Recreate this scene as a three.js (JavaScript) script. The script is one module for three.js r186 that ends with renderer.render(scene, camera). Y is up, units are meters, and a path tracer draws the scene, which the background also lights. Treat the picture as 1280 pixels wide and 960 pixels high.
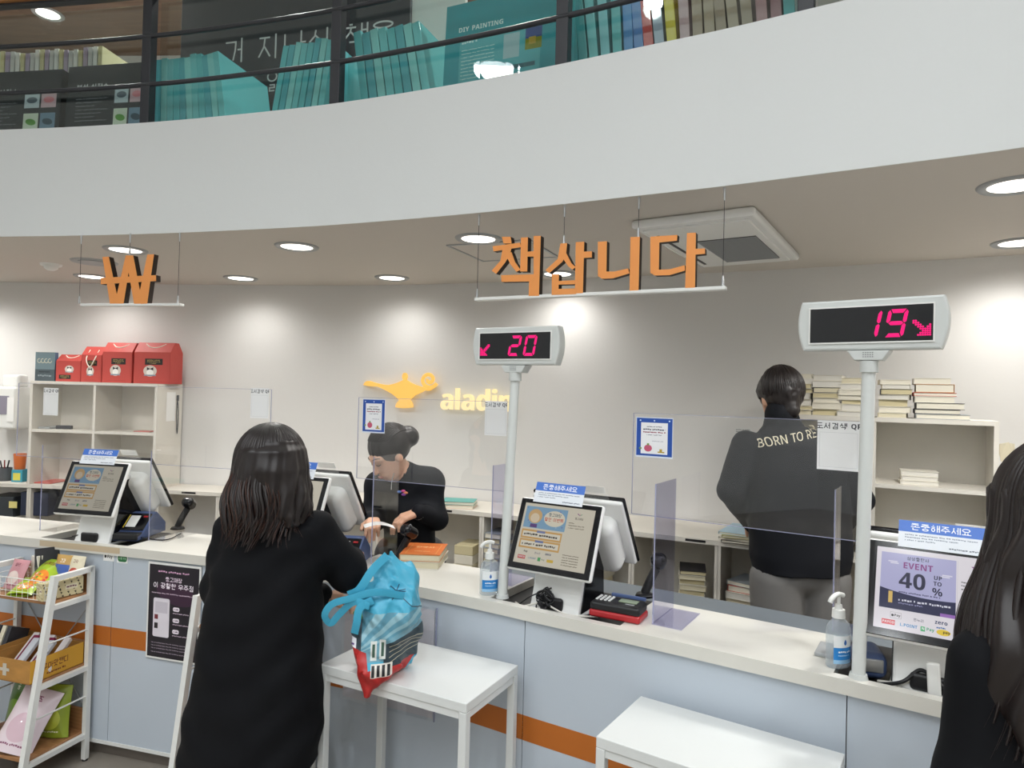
import * as THREE from 'three';
import { RoundedBoxGeometry } from 'three/addons/geometries/RoundedBoxGeometry.js';
import { mergeGeometries } from 'three/addons/utils/BufferGeometryUtils.js';
import { RectAreaLightUniformsLib } from 'three/addons/lights/RectAreaLightUniformsLib.js';

// ---------------------------------------------------------------- camera, light, exposure
RectAreaLightUniformsLib.init();
const FOCAL = 850, EYE = 1.7, PITCH = Math.atan(12 / FOCAL), ROLL = THREE.MathUtils.degToRad(1.45);
const scene = new THREE.Scene();
scene.background = new THREE.Color(0x0b0c0e);
const camera = new THREE.PerspectiveCamera(2 * Math.atan(480 / FOCAL) * 180 / Math.PI, 4 / 3, 0.05, 60);
camera.position.set(0, EYE, 0);
camera.quaternion.setFromAxisAngle(new THREE.Vector3(1, 0, 0), PITCH).multiply(new THREE.Quaternion().setFromAxisAngle(new THREE.Vector3(0, 0, 1), ROLL));
scene.add(camera);
const renderer = new THREE.WebGLRenderer({ antialias: true });
renderer.toneMapping = THREE.LinearToneMapping;
renderer.toneMappingExposure = 0.92;
renderer.shadowMap.enabled = true;
const CEIL = 2.42, HALL = 5.3, TOP = 0.965;
// light levels: hall downlights (cool), balcony downlights (warm)
const HALL_POWER = 15, LOW_POWER = 2.8;
const HALL_COLOR = new THREE.Color().setRGB(0.93, 0.97, 1.0), LOW_COLOR = new THREE.Color().setRGB(1.0, 0.985, 0.95);

// ---------------------------------------------------------------- helpers
const V = (x, y, z) => new THREE.Vector3(x, y, z);
function rayDir(px, py) { return V((px - 640) / FOCAL, -(py - 480) / FOCAL, -1).applyQuaternion(camera.quaternion); }
function onY(px, py, h) { const d = rayDir(px, py); return d.multiplyScalar((h - EYE) / d.y).add(V(0, EYE, 0)); }
function onZ(px, py, z) { const d = rayDir(px, py); return d.multiplyScalar(z / d.z).add(V(0, EYE, 0)); }
function onPlane(px, py, p0, n) { const d = rayDir(px, py), o = V(0, EYE, 0); const t = p0.clone().sub(o).dot(n) / d.dot(n); return d.multiplyScalar(t).add(o); }
const invQ = camera.quaternion.clone().invert();
function project(p) { const q = p.clone().sub(V(0, EYE, 0)).applyQuaternion(invQ); return [640 + FOCAL * q.x / -q.z, 480 - FOCAL * q.y / -q.z]; }
let seedState = 7;
function rnd(a = 0, b = 1) { seedState = (Math.imul(seedState, 1664525) + 1013904223) >>> 0; return a + (b - a) * (seedState / 4294967296); }
const used = new Map();
function numbered(n) { const k = used.get(n) ?? 0; used.set(n, k + 1); return k ? n + '_' + String(k).padStart(3, '0') : n; }
function meshOf(name, geo, material, parent) {
  const m = new THREE.Mesh(Array.isArray(geo) ? mergeGeometries(geo.map((g) => prep(g))) : geo, material);
  m.name = name; m.castShadow = m.receiveShadow = true;
  if (parent) parent.add(m);
  return m;
}
function prep(g) { const q = g.index ? g.toNonIndexed() : g; for (const k of Object.keys(q.attributes)) if (!['position', 'normal', 'uv'].includes(k)) q.deleteAttribute(k); if (!q.attributes.uv) q.setAttribute('uv', new THREE.BufferAttribute(new Float32Array(q.attributes.position.count * 2), 2)); q.morphAttributes = {}; return q; }
function tag(o, label, category, group) { o.userData.label = label; o.userData.category = category; if (group) o.userData.group = group; return o; }
function thing(name, label, category, group) { const g = new THREE.Group(); g.name = numbered(name); scene.add(g); return tag(g, label, category, group); }
function single(name, geo, material, label, category, group) { const m = meshOf(numbered(name), geo, material, scene); return tag(m, label, category, group); }
function struct(name, geo, material) { const m = meshOf(name, geo, material, scene); m.userData.kind = 'structure'; return m; }
function mat(color, rough = 0.6, extra = {}) { const c = Array.isArray(color) ? new THREE.Color().setRGB(...color) : new THREE.Color(color); return new THREE.MeshPhysicalMaterial({ color: c, roughness: rough, ...extra }); }
const rbox = (w, h, d, r = 0.004, s = 2) => new RoundedBoxGeometry(w, h, d, s, Math.min(r, w / 2.01, h / 2.01, d / 2.01));
const box = (w, h, d) => new THREE.BoxGeometry(w, h, d);
const cyl = (r0, r1, h, n = 20) => new THREE.CylinderGeometry(r0, r1, h, n);
const tr = (g, x = 0, y = 0, z = 0) => g.translate(x, y, z);
function bar(a, b, w, d = w, n = 4) { // square or round bar between two points
  const dir = b.clone().sub(a), L = dir.length();
  const g = n === 4 ? box(w, L, d) : cyl(w / 2, w / 2, L, n);
  return g.applyQuaternion(new THREE.Quaternion().setFromUnitVectors(V(0, 1, 0), dir.normalize())).translate((a.x + b.x) / 2, (a.y + b.y) / 2, (a.z + b.z) / 2);
}
function tube(points, r, seg = 24, n = 8) { return new THREE.TubeGeometry(new THREE.CatmullRomCurve3(points), seg, r, n); }
function taperTube(points, radius, seg = 16, n = 6) { // radius is a function of 0..1 along the path
  const c = new THREE.CatmullRomCurve3(points), fr = c.computeFrenetFrames(seg, false), pos = [], idx = [];
  for (let i = 0; i <= seg; i++) { const p = c.getPoint(i / seg), r = radius(i / seg); for (let k = 0; k < n; k++) { const a = k / n * Math.PI * 2; const v = p.clone().addScaledVector(fr.normals[i], Math.cos(a) * r).addScaledVector(fr.binormals[i], Math.sin(a) * r); pos.push(v.x, v.y, v.z); } }
  for (let i = 0; i < seg; i++) for (let k = 0; k < n; k++) { const a = i * n + k, b = i * n + (k + 1) % n; idx.push(a, b, b + n, a, b + n, a + n); }
  const g = new THREE.BufferGeometry(); g.setAttribute('position', new THREE.Float32BufferAttribute(pos, 3)); g.setIndex(idx); g.computeVertexNormals(); return g;
}
function lathe(pts, n = 28) { return new THREE.LatheGeometry(pts.map(([x, y]) => new THREE.Vector2(x, y)), n); }
function poly(pts) { const s = new THREE.Shape(); pts.forEach(([x, y], i) => i ? s.lineTo(x, y) : s.moveTo(x, y)); s.closePath(); return s; }
function extrude(shape, depth, bevel = 0, seg = 6) { return new THREE.ExtrudeGeometry(shape, { depth, bevelEnabled: bevel > 0, bevelThickness: bevel, bevelSize: bevel, bevelOffset: -bevel, bevelSegments: 2, curveSegments: seg }); }

// plan curves of the round hall; t runs left to right, n points away from the hall
class Plan {
  constructor(pts) {
    const c = new THREE.CatmullRomCurve3(pts.map(([x, z]) => V(x, 0, z)), false, 'centripetal');
    const N = 600; this.p = []; this.s = [0];
    for (let i = 0; i <= N; i++) this.p.push(c.getPoint(i / N));
    for (let i = 1; i <= N; i++) this.s.push(this.s[i - 1] + this.p[i].distanceTo(this.p[i - 1]));
    this.length = this.s[N];
  }
  at(s, off = 0, y = 0) {
    let i = 1; while (i < this.s.length - 1 && this.s[i] < s) i++;
    const a = this.p[i - 1], b = this.p[i], k = (s - this.s[i - 1]) / (this.s[i] - this.s[i - 1]);
    const i0 = Math.max(0, i - 6), i1 = Math.min(this.p.length - 1, i + 5), t = this.p[i1].clone().sub(this.p[i0]).normalize();
    const n = V(t.z, 0, -t.x), p = a.clone().lerp(b, k).addScaledVector(n, off); p.y = y;
    return { p, t, n, turn: Math.atan2(-t.z, t.x) };
  }
  sAtX(x) { let i = 1; while (i < this.p.length - 1 && this.p[i].x < x) i++; const a = this.p[i - 1], b = this.p[i]; return this.s[i - 1] + (x - a.x) / (b.x - a.x) * (this.s[i] - this.s[i - 1]); }
  sAtPx(px, off, y) { // where the curve shifted by off at height y shows at picture column px
    let best = 0, bd = 1e9;
    for (let i = 0; i <= 1200; i++) { const s = this.length * i / 1200, q = this.at(s, off, y).p; if (q.z > -0.5) continue; const d = Math.abs(project(q)[0] - px); if (d < bd) { bd = d; best = s; } }
    return best;
  }
  place(o, s, off, y) { const q = this.at(s, off, y); o.position.copy(q.p); o.rotation.y = q.turn; return o; }
}
function band(plan, s0, s1, o0, o1, y0, y1, step = 0.08) { // swept box; o0, o1 may be functions of s
  const n = Math.max(1, Math.ceil((s1 - s0) / step)), st = [], F = (o, s) => (typeof o === 'function' ? o(s) : o);
  for (let i = 0; i <= n; i++) { const s = s0 + (s1 - s0) * i / n; st.push({ s, a: plan.at(s, F(o0, s)).p, b: plan.at(s, F(o1, s)).p }); }
  const pos = [], uv = [];
  const quad = (A, B, C, D, ua, ub, va, vb) => { for (const [p, u, v] of [[A, ua, va], [B, ub, va], [C, ub, vb], [A, ua, va], [C, ub, vb], [D, ua, vb]]) { pos.push(p.x, p.y, p.z); uv.push(u, v); } };
  const L = (p, y) => V(p.x, y, p.z);
  for (let i = 0; i < n; i++) {
    const p = st[i], q = st[i + 1], w = p.a.distanceTo(p.b);
    quad(L(p.a, y0), L(q.a, y0), L(q.a, y1), L(p.a, y1), p.s, q.s, y0, y1);
    quad(L(q.b, y0), L(p.b, y0), L(p.b, y1), L(q.b, y1), q.s, p.s, y0, y1);
    quad(L(p.a, y1), L(q.a, y1), L(q.b, y1), L(p.b, y1), p.s, q.s, 0, w);
    quad(L(p.b, y0), L(q.b, y0), L(q.a, y0), L(p.a, y0), p.s, q.s, 0, w);
  }
  const e = st[0], f = st[n], w = e.a.distanceTo(e.b);
  quad(L(e.b, y0), L(e.a, y0), L(e.a, y1), L(e.b, y1), 0, w, y0, y1);
  quad(L(f.a, y0), L(f.b, y0), L(f.b, y1), L(f.a, y1), 0, w, y0, y1);
  const g = new THREE.BufferGeometry();
  g.setAttribute('position', new THREE.Float32BufferAttribute(pos, 3)); g.setAttribute('uv', new THREE.Float32BufferAttribute(uv, 2));
  g.computeVertexNormals(); return g;
}

// ---------------------------------------------------------------- textures
function canvasTex(w, h, draw, srgb = true) {
  const c = document.createElement('canvas'); c.width = w; c.height = h; const x = c.getContext('2d'); draw(x, w, h);
  const t = new THREE.CanvasTexture(c); if (srgb) t.colorSpace = THREE.SRGBColorSpace; t.magFilter = THREE.LinearFilter; t.wrapS = t.wrapT = THREE.RepeatWrapping; return t;
}
function vnoise(seed) {
  const P = new Float32Array(65536); let s = seed; for (let i = 0; i < 65536; i++) { s = (Math.imul(s, 1664525) + 1013904223) >>> 0; P[i] = s / 4294967296; }
  return (x, y, per) => { const xi = Math.floor(x), yi = Math.floor(y), fx = x - xi, fy = y - yi, w = (a) => ((a % per) + per) % per, h = (a, b) => P[(w(a) * 131 + w(b) * 7919) & 65535];
    const u = fx * fx * (3 - 2 * fx), v = fy * fy * (3 - 2 * fy); return (h(xi, yi) * (1 - u) + h(xi + 1, yi) * u) * (1 - v) + (h(xi, yi + 1) * (1 - u) + h(xi + 1, yi + 1) * u) * v; };
}
function noiseTex(size, seed, fn, srgb) { // fn(u, v, noise) -> [r, g, b] in 0..1
  const n = vnoise(seed), d = new Uint8Array(size * size * 4);
  for (let y = 0; y < size; y++) for (let x = 0; x < size; x++) { const c = fn(x / size, y / size, n), o = (y * size + x) * 4; for (let k = 0; k < 3; k++) d[o + k] = Math.max(0, Math.min(255, c[k] * 255)); d[o + 3] = 255; }
  const t = new THREE.DataTexture(d, size, size); if (srgb) t.colorSpace = THREE.SRGBColorSpace; t.magFilter = THREE.LinearFilter; t.wrapS = t.wrapT = THREE.RepeatWrapping; t.needsUpdate = true; return t;
}
const fbm = (n, u, v, f, oct = 4) => { let a = 0, w = 0.5, s = 0; for (let i = 0; i < oct; i++) { a += w * n(u * f, v * f, f); s += w; w *= 0.5; f *= 2; } return a / s; };
const paintBump = noiseTex(256, 11, (u, v, n) => { const k = fbm(n, u, v, 16, 4); return [k, k, k]; });
const blotch = (seed, r, g, b, amp) => noiseTex(256, seed, (u, v, n) => { const k = 1 + amp * (fbm(n, u, v, 4, 5) - 0.5) * 2; return [r * k, g * k, b * k]; }, true);
const woodTex = (seed, c0, c1) => noiseTex(512, seed, (u, v, n) => { const g = fbm(n, u * 0.5, v * 6, 8, 4) * 0.65 + 0.35 * fbm(n, u, v * 16, 16, 2); const k = Math.min(1, Math.max(0, (g - 0.25) * 1.7)); return [0, 1, 2].map((i) => c0[i] + (c1[i] - c0[i]) * k); }, true);
function rep(t, x, y) { const q = t.clone(); q.repeat.set(x, y); q.needsUpdate = true; return q; }

// Hangul written with strokes (the canvas fonts hold no Hangul)
const JAMO = {
  'ㄱ': [[.08, .12, .9, .12, .86, .5, .7, .95]], 'ㄴ': [[.12, .05, .12, .88, .95, .88]], 'ㄷ': [[.93, .1, .1, .1, .1, .9, .95, .9]],
  'ㄹ': [[.08, .08, .9, .08, .9, .48, .1, .48, .1, .92, .95, .92]], 'ㅁ': [[.1, .1, .9, .1, .9, .9, .1, .9, .1, .1]], 'ㅂ': [[.12, .05, .12, .93, .88, .93, .88, .05], [.12, .48, .88, .48]],
  'ㅅ': [[.52, .05, .45, .5, .05, .95], [.48, .45, .95, .95]], 'ㅇ': 'o', 'ㅈ': [[.08, .1, .92, .1], [.52, .1, .45, .5, .05, .95], [.5, .5, .95, .95]],
  'ㅊ': [[.35, 0, .65, 0], [.06, .22, .94, .22], [.52, .22, .45, .55, .05, .97], [.5, .55, .95, .97]], 'ㅋ': [[.08, .1, .9, .1, .86, .5, .7, .95], [.08, .5, .85, .48]],
  'ㅌ': [[.93, .08, .1, .08, .1, .92, .95, .92], [.1, .5, .9, .5]], 'ㅍ': [[.05, .1, .95, .1], [.05, .92, .95, .92], [.3, .1, .3, .92], [.7, .1, .7, .92]], 'ㅎ': 'h',
};
const CHO = ['ㄱ', 'ㄱㄱ', 'ㄴ', 'ㄷ', 'ㄷㄷ', 'ㄹ', 'ㅁ', 'ㅂ', 'ㅂㅂ', 'ㅅ', 'ㅅㅅ', 'ㅇ', 'ㅈ', 'ㅈㅈ', 'ㅊ', 'ㅋ', 'ㅌ', 'ㅍ', 'ㅎ'];
const JONG = ['', 'ㄱ', 'ㄱㄱ', 'ㄱㅅ', 'ㄴ', 'ㄴㅈ', 'ㄴㅎ', 'ㄷ', 'ㄹ', 'ㄹㄱ', 'ㄹㅁ', 'ㄹㅂ', 'ㄹㅅ', 'ㄹㅌ', 'ㄹㅍ', 'ㄹㅎ', 'ㅁ', 'ㅂ', 'ㅂㅅ', 'ㅅ', 'ㅅㅅ', 'ㅇ', 'ㅈ', 'ㅊ', 'ㅋ', 'ㅌ', 'ㅍ', 'ㅎ'];
// vowels: right-hand part (bars: [count, ticks: -1 left / 1 right, tick count]) and lower part (0 none, 1 up ticks, -1 down ticks, ticks)
const JUNG = [[[1, 1, 1]], [[2, 1, 1]], [[1, 1, 2]], [[2, 1, 2]], [[1, -1, 1]], [[2, -1, 1]], [[1, -1, 2]], [[2, -1, 2]], [null, [1, 1]], [[1, 1, 1], [1, 1]], [[2, 1, 1], [1, 1]], [[1, 0, 0], [1, 1]], [null, [1, 2]], [null, [-1, 1]], [[1, -1, 1], [-1, 1]], [[2, -1, 1], [-1, 1]], [[1, 0, 0], [-1, 1]], [null, [-1, 2]], [null, [0, 0]], [[1, 0, 0], [0, 0]], [[1, 0, 0]]];
function syllable(x, code, X, Y, S) {
  const i = code - 0xac00, cho = CHO[Math.floor(i / 588)], jung = JUNG[Math.floor((i % 588) / 28)], jong = JONG[i % 28], [right, low] = jung;
  const bottom = jong ? 0.6 : 0.97, wide = right ? (right[0] === 2 ? 0.52 : 0.6) : 0.92;
  const line = (pts) => { x.beginPath(); for (let k = 0; k < pts.length; k += 2) (k ? x.lineTo : x.moveTo).call(x, X + pts[k] * S, Y + pts[k + 1] * S); x.stroke(); };
  const cons = (str, a, b, w, h) => { const n = str.length; [...str].forEach((ch, k) => { const J = JAMO[ch], x0 = a + (w / n) * k, ww = w / n * (n > 1 ? 0.9 : 1);
    if (J === 'o') { x.beginPath(); x.ellipse(X + (x0 + ww / 2) * S, Y + (b + h / 2) * S, ww * 0.42 * S, h * 0.42 * S, 0, 0, 7); x.stroke(); }
    else if (J === 'h') { line([x0 + ww * .35, b + h * .02, x0 + ww * .65, b + h * .02]); line([x0 + ww * .08, b + h * .26, x0 + ww * .92, b + h * .26]); x.beginPath(); x.ellipse(X + (x0 + ww / 2) * S, Y + (b + h * .7) * S, ww * .34 * S, h * .27 * S, 0, 0, 7); x.stroke(); }
    else for (const l of J) line(l.map((q, m) => (m % 2 ? b + q * h : x0 + q * ww))); }); };
  const choH = low ? bottom * (jong ? 0.52 : 0.55) : bottom - 0.06;
  cons(cho, 0.04, 0.05, wide - 0.06, choH - 0.04);
  if (right) { const [n, side, ticks] = right; const xs = n === 2 ? [0.7, 0.92] : [0.78]; xs.forEach((q) => line([q, 0.02, q, bottom]));
    const ys = ticks === 2 ? [bottom * .35, bottom * .62] : [bottom * .48]; if (side) ys.forEach((yy) => (n === 2 ? (side > 0 ? line([0.7, yy, 0.92, yy]) : line([0.54, yy, 0.7, yy])) : side > 0 ? line([0.78, yy, 0.98, yy]) : line([0.6, yy, 0.78, yy]))); }
  if (low) { const yy = choH + (bottom - choH) * (low[0] > 0 ? 0.8 : low[0] < 0 ? 0.3 : 0.55), w = right ? 0.64 : 0.98, len = (bottom - choH) * 0.62; line([0.02, yy, w, yy]);
    if (low[0]) (low[1] === 2 ? [0.35, 0.65] : [0.5]).forEach((q) => line([q * w, yy, q * w, yy - low[0] * len])); }
  if (jong) cons(jong, 0.16, 0.66, right ? 0.68 : 0.7, 0.32);
}
function write(x, str, X, Y, S, color, weight = 0.1, align = 'left', font = 'sans-serif', bold = true) { // Y is the top of the letters
  x.save(); x.strokeStyle = x.fillStyle = color; x.lineWidth = S * weight; x.lineCap = 'butt'; x.lineJoin = 'miter'; x.textBaseline = 'alphabetic'; x.font = (bold ? 'bold ' : '') + S * 1.05 + 'px ' + font;
  const adv = [...str].map((c) => { const k = c.charCodeAt(0); return k >= 0xac00 && k <= 0xd7a3 ? S * 1.06 : c === ' ' ? S * 0.4 : x.measureText(c).width; }), W = adv.reduce((a, b) => a + b, 0);
  let q = align === 'center' ? X - W / 2 : align === 'right' ? X - W : X;
  [...str].forEach((c, i) => { const k = c.charCodeAt(0); if (k >= 0xac00 && k <= 0xd7a3) syllable(x, k, q, Y, S); else if (c !== ' ') x.fillText(c, q, Y + S * 0.86); q += adv[i]; });
  x.restore(); return W;
}
function greek(x, X, Y, W, H, color, seed = 1) { // a line of print too small to read
  let s = seed * 97 + 13, q = X; x.fillStyle = color; while (q < X + W) { s = (s * 73 + 41) % 101; const w = H * (0.5 + (s % 7) / 8); x.fillRect(q, Y + ((s % 3) * H) / 8, Math.min(w, X + W - q), H * 0.75); q += w + H * (0.25 + (s % 5 === 0 ? 0.6 : 0)); }
}
// ---------------------------------------------------------------- materials
const M = {
  wall: mat(0xdcdad7, 0.75, { bumpMap: rep(paintBump, 2, 2), bumpScale: 0.0006 }),
  fascia: mat(0xdcdedd, 0.6, { bumpMap: rep(paintBump, 1.5, 1.5), bumpScale: 0.0008 }),
  ceiling: mat(0xcfc8bf, 0.85, { bumpMap: rep(paintBump, 2, 2), bumpScale: 0.0005 }),
  hall: mat(0xe2e3e1, 0.85), hallCeil: mat(0xdadada, 0.9),
  floor: new THREE.MeshPhysicalMaterial({ map: rep(blotch(5, 0.58, 0.55, 0.51, 0.2), 0.8, 0.8), roughness: 0.45 }),
  woodCeil: new THREE.MeshPhysicalMaterial({ map: rep(woodTex(9, [0.42, 0.33, 0.26], [0.52, 0.42, 0.34]), 0.6, 0.6), roughness: 0.6 }),
  counter: mat(0xbfc8d2, 0.45, { bumpMap: rep(paintBump, 1, 1), bumpScale: 0.0004 }),
  stripe: mat(0xb8661f, 0.5), tableWhite: mat(0xd8dad8, 0.4), topWhite: mat(0xdad7ce, 0.35, { bumpMap: rep(paintBump, 3, 3), bumpScale: 0.0003 }), plinth: mat(0x6a625a, 0.6), whiteEdge: mat(0xe2e2de, 0.5),
  black: mat(0x17171a, 0.45), blackGloss: mat(0x0e0e12, 0.12), darkGrey: mat(0x34353a, 0.5), desk: mat(0x6a7177, 0.5),
  white: mat(0xe8e8e4, 0.4), whiteGloss: mat(0xededea, 0.18), offWhite: mat(0xdedad0, 0.5), grey: mat(0xa7a9aa, 0.5), silver: mat(0xc9cacb, 0.28, { metalness: 0.9 }),
  shelf: new THREE.MeshPhysicalMaterial({ map: rep(blotch(21, 0.85, 0.83, 0.79, 0.05), 1, 1), roughness: 0.55 }),
  steel: mat(0x2b2c31, 0.42), wood: new THREE.MeshPhysicalMaterial({ map: woodTex(3, [0.58, 0.4, 0.25], [0.75, 0.56, 0.38]), roughness: 0.5 }),
  handrail: new THREE.MeshPhysicalMaterial({ map: woodTex(4, [0.55, 0.36, 0.18], [0.72, 0.5, 0.28]), roughness: 0.4 }),
  acrylic: mat(0xffffff, 0.012, { transmission: 1, ior: 1.49, thickness: 0 }), acrylicTint: mat(0xededf8, 0.02, { transmission: 1, ior: 1.49, thickness: 0 }),
  acrylicEdge: mat(0xc4c6e0, 0.2, { transmission: 0.5, thickness: 0 }), glass: mat(0xf2f7f5, 0.01, { transmission: 1, ior: 1.5, thickness: 0 }),
  lamp: new THREE.MeshStandardMaterial({ color: 0xffffff, emissive: 0xfff6ea, emissiveIntensity: 3.2 }), hallLamp: new THREE.MeshStandardMaterial({ color: 0xffffff, emissive: 0xf6faff, emissiveIntensity: 9 }),
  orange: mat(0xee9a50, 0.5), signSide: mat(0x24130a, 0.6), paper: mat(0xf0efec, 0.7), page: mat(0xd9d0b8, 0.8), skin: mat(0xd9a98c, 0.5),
};
function printMat(tex, rough = 0.5, extra = {}) { return new THREE.MeshPhysicalMaterial({ map: tex, roughness: rough, ...extra }); }

// ---------------------------------------------------------------- plan of the place
const F = new Plan([[-5.6, -3.33], [-4.4, -3.47], [-3.6, -3.475], [-3.0, -3.43], [-2.57, -3.37], [-2.13, -3.30], [-1.69, -3.21], [-1.27, -3.1], [-0.87, -2.98], [-0.495, -2.84], [-0.15, -2.695], [0.158, -2.55], [0.433, -2.41], [0.68, -2.285], [0.885, -2.168], [1.107, -2.04], [1.396, -1.867], [1.85, -1.5], [2.3, -1.05], [2.7, -0.5], [3.05, 0.3], [3.2, 1.2], [3.1, 2.2], [2.8, 3.2]]);
const W = new Plan([[-5.6, -5.02], [-3.71, -4.95], [-2.8, -4.89], [-1.8, -4.79], [-1.0, -4.67], [-0.45, -4.52], [0.1, -4.32], [0.48, -4.15], [1.25, -3.83], [1.75, -3.58], [2.42, -3.2], [3.2, -2.68], [4.3, -1.8]]);
const C = new Plan([[-4.6, -3.72], [-3.4, -3.5], [-2.417, -3.246], [-1.289, -2.937], [-0.8, -2.765], [-0.339, -2.572], [-0.037, -2.401], [0.074, -2.33], [0.476, -2.085], [0.808, -1.871], [1.127, -1.662], [1.55, -1.37], [1.9, -1.12]]);
const S = new Plan([[-4.6, -4.72], [-3.5, -4.66], [-2.36, -4.55], [-1.78, -4.46], [-1.0, -4.28], [-0.31, -4.06], [-0.03, -3.94], [0.63, -3.56], [1.04, -3.36], [1.9, -2.9], [2.6, -2.5]]);

// ---------------------------------------------------------------- the shell
struct('floor', tr(box(11, 0.2, 11.4), -0.6, -0.1, -0.3), M.floor).geometry.attributes.uv.array.forEach((v, i, a) => { a[i] = v * 11; });
struct('wall_back', band(W, 0, W.length, 0, 0.15, 0, CEIL + 0.05), M.wall);
struct('ceiling', band(F, 0, F.length, 0.006, 2.7, CEIL, CEIL + 0.1), M.ceiling);
struct('wall_balcony', [band(F, 0, F.length, 0, 0.005, CEIL - 0.004, 2.95, 0.05), band(F, 0, F.length, 0.005, 0.12, CEIL + 0.101, 2.95, 0.05)], M.fascia);
struct('floor_upper', band(F, 0, F.length, 0.1, 3.6, 2.62, 2.72), M.floor);
struct('wall_upper', band(F, 0, F.length, 2.5, 2.65, 2.72, HALL), M.hall);
struct('ceiling_upper', band(F, 0, F.length, 0.05, 2.6, 4.6, 4.7), M.woodCeil);
struct('trim_1', band(F, 0, F.length, 0, 0.1, 4.55, HALL), M.fascia);
struct('wall_left', tr(box(0.2, HALL + 0.2, 11.4), -5.3, HALL / 2, -0.3), M.hall);
struct('wall_right', tr(box(0.2, HALL + 0.2, 11.4), 4.2, HALL / 2, -0.3), M.hall);
struct('wall_front', tr(box(11, HALL + 0.2, 0.2), -0.6, HALL / 2, 5.2), M.hall);
struct('ceiling_hall', tr(box(11, 0.2, 11.4), -0.6, HALL + 0.1, -0.3), M.hallCeil);

// ---------------------------------------------------------------- lamps
function downlight(p, r, power, color, glow, label, group, angle = 1.42) {
  const g = thing('ceiling_downlight', label, 'ceiling light', group); g.position.copy(p);
  meshOf('trim_ring', lathe([[r * 1.02, 0.004], [r * 1.05, -0.006], [r * 1.32, -0.008], [r * 1.4, -0.002], [r * 1.4, 0.004]], 36), M.grey, g);
  meshOf('lens', tr(cyl(r, r, 0.006, 36), 0, -0.001, 0), glow, g);
  const l = new THREE.SpotLight(color, power, 0, angle, 0.7, 2); l.position.set(0, -0.03, 0); l.target.position.set(0, -1, 0); l.castShadow = true; l.shadow.radius = r / 0.02; g.add(l, l.target);
  return g;
}
for (const [px, py, where] of [[1270, 231, 'nearest the hall beyond the air conditioner'], [1275, 303, 'beside the wall over the cabinet of books'], [598, 298, 'over the first of the orange letters'], [371, 308, 'alone between the two orange signs, by the fascia'], [157, 312, 'just above the orange won symbol'], [301, 347.5, 'by the back wall beside the won symbol'], [490, 347, 'by the back wall over the glowing lamp emblem'], [115, 345.5, 'by the back wall behind the won symbol'], [697, 342, 'by the back wall behind the orange letters']])
  downlight(onY(px, py, CEIL - 0.001), 0.078, LOW_POWER * (where.startsWith('by the back') ? 0.4 : where.startsWith('beside the wall') ? 0.7 : where.startsWith('nearest the hall') ? 1.9 : 1.05), LOW_COLOR, M.lamp, 'round recessed downlight in the low ceiling ' + where, 'downlights under the balcony');
for (const [x, z, where] of [[2.2, -1.5, 'following the curve past the percent sale till'], [2.62, -0.7, 'farther round the curve by the hall'], [3.05, -2.2, 'by the wall past the control panel'], [-3.2, -3.78, 'past the smoke detector by the fascia'], [-3.9, -4.5, 'past the smoke detector by the back wall']]) downlight(V(x, CEIL - 0.001, z), 0.078, LOW_POWER * 1.3, LOW_COLOR, M.lamp, 'round recessed downlight in the low ceiling ' + where, 'downlights under the balcony');
for (const x of [-3.7, -2.0, -0.3, 1.4]) for (const z of [0.2, 2.2, 4.2])
  downlight(V(x, HALL - 0.001, z), 0.11, HALL_POWER, HALL_COLOR, M.hallLamp, 'round recessed downlight in the high hall ceiling', 'downlights of the hall', 1.35);
for (const px of [60, 360, 640]) { const q = onY(px, 17, 4.6); downlight(V(q.x, 4.599, q.z), 0.08, 8, LOW_COLOR, M.lamp, 'round recessed downlight in the brown upper floor ceiling', 'downlights of the upper floor'); }
for (const x of [-3, -1.7, -0.5, 0.5]) { const q = F.at(F.sAtX(x), 0.75, 4.599); downlight(q.p, 0.08, 7, LOW_COLOR, M.lamp, 'round recessed downlight in the upper ceiling above the balcony railing', 'downlights above the railing'); }

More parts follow.
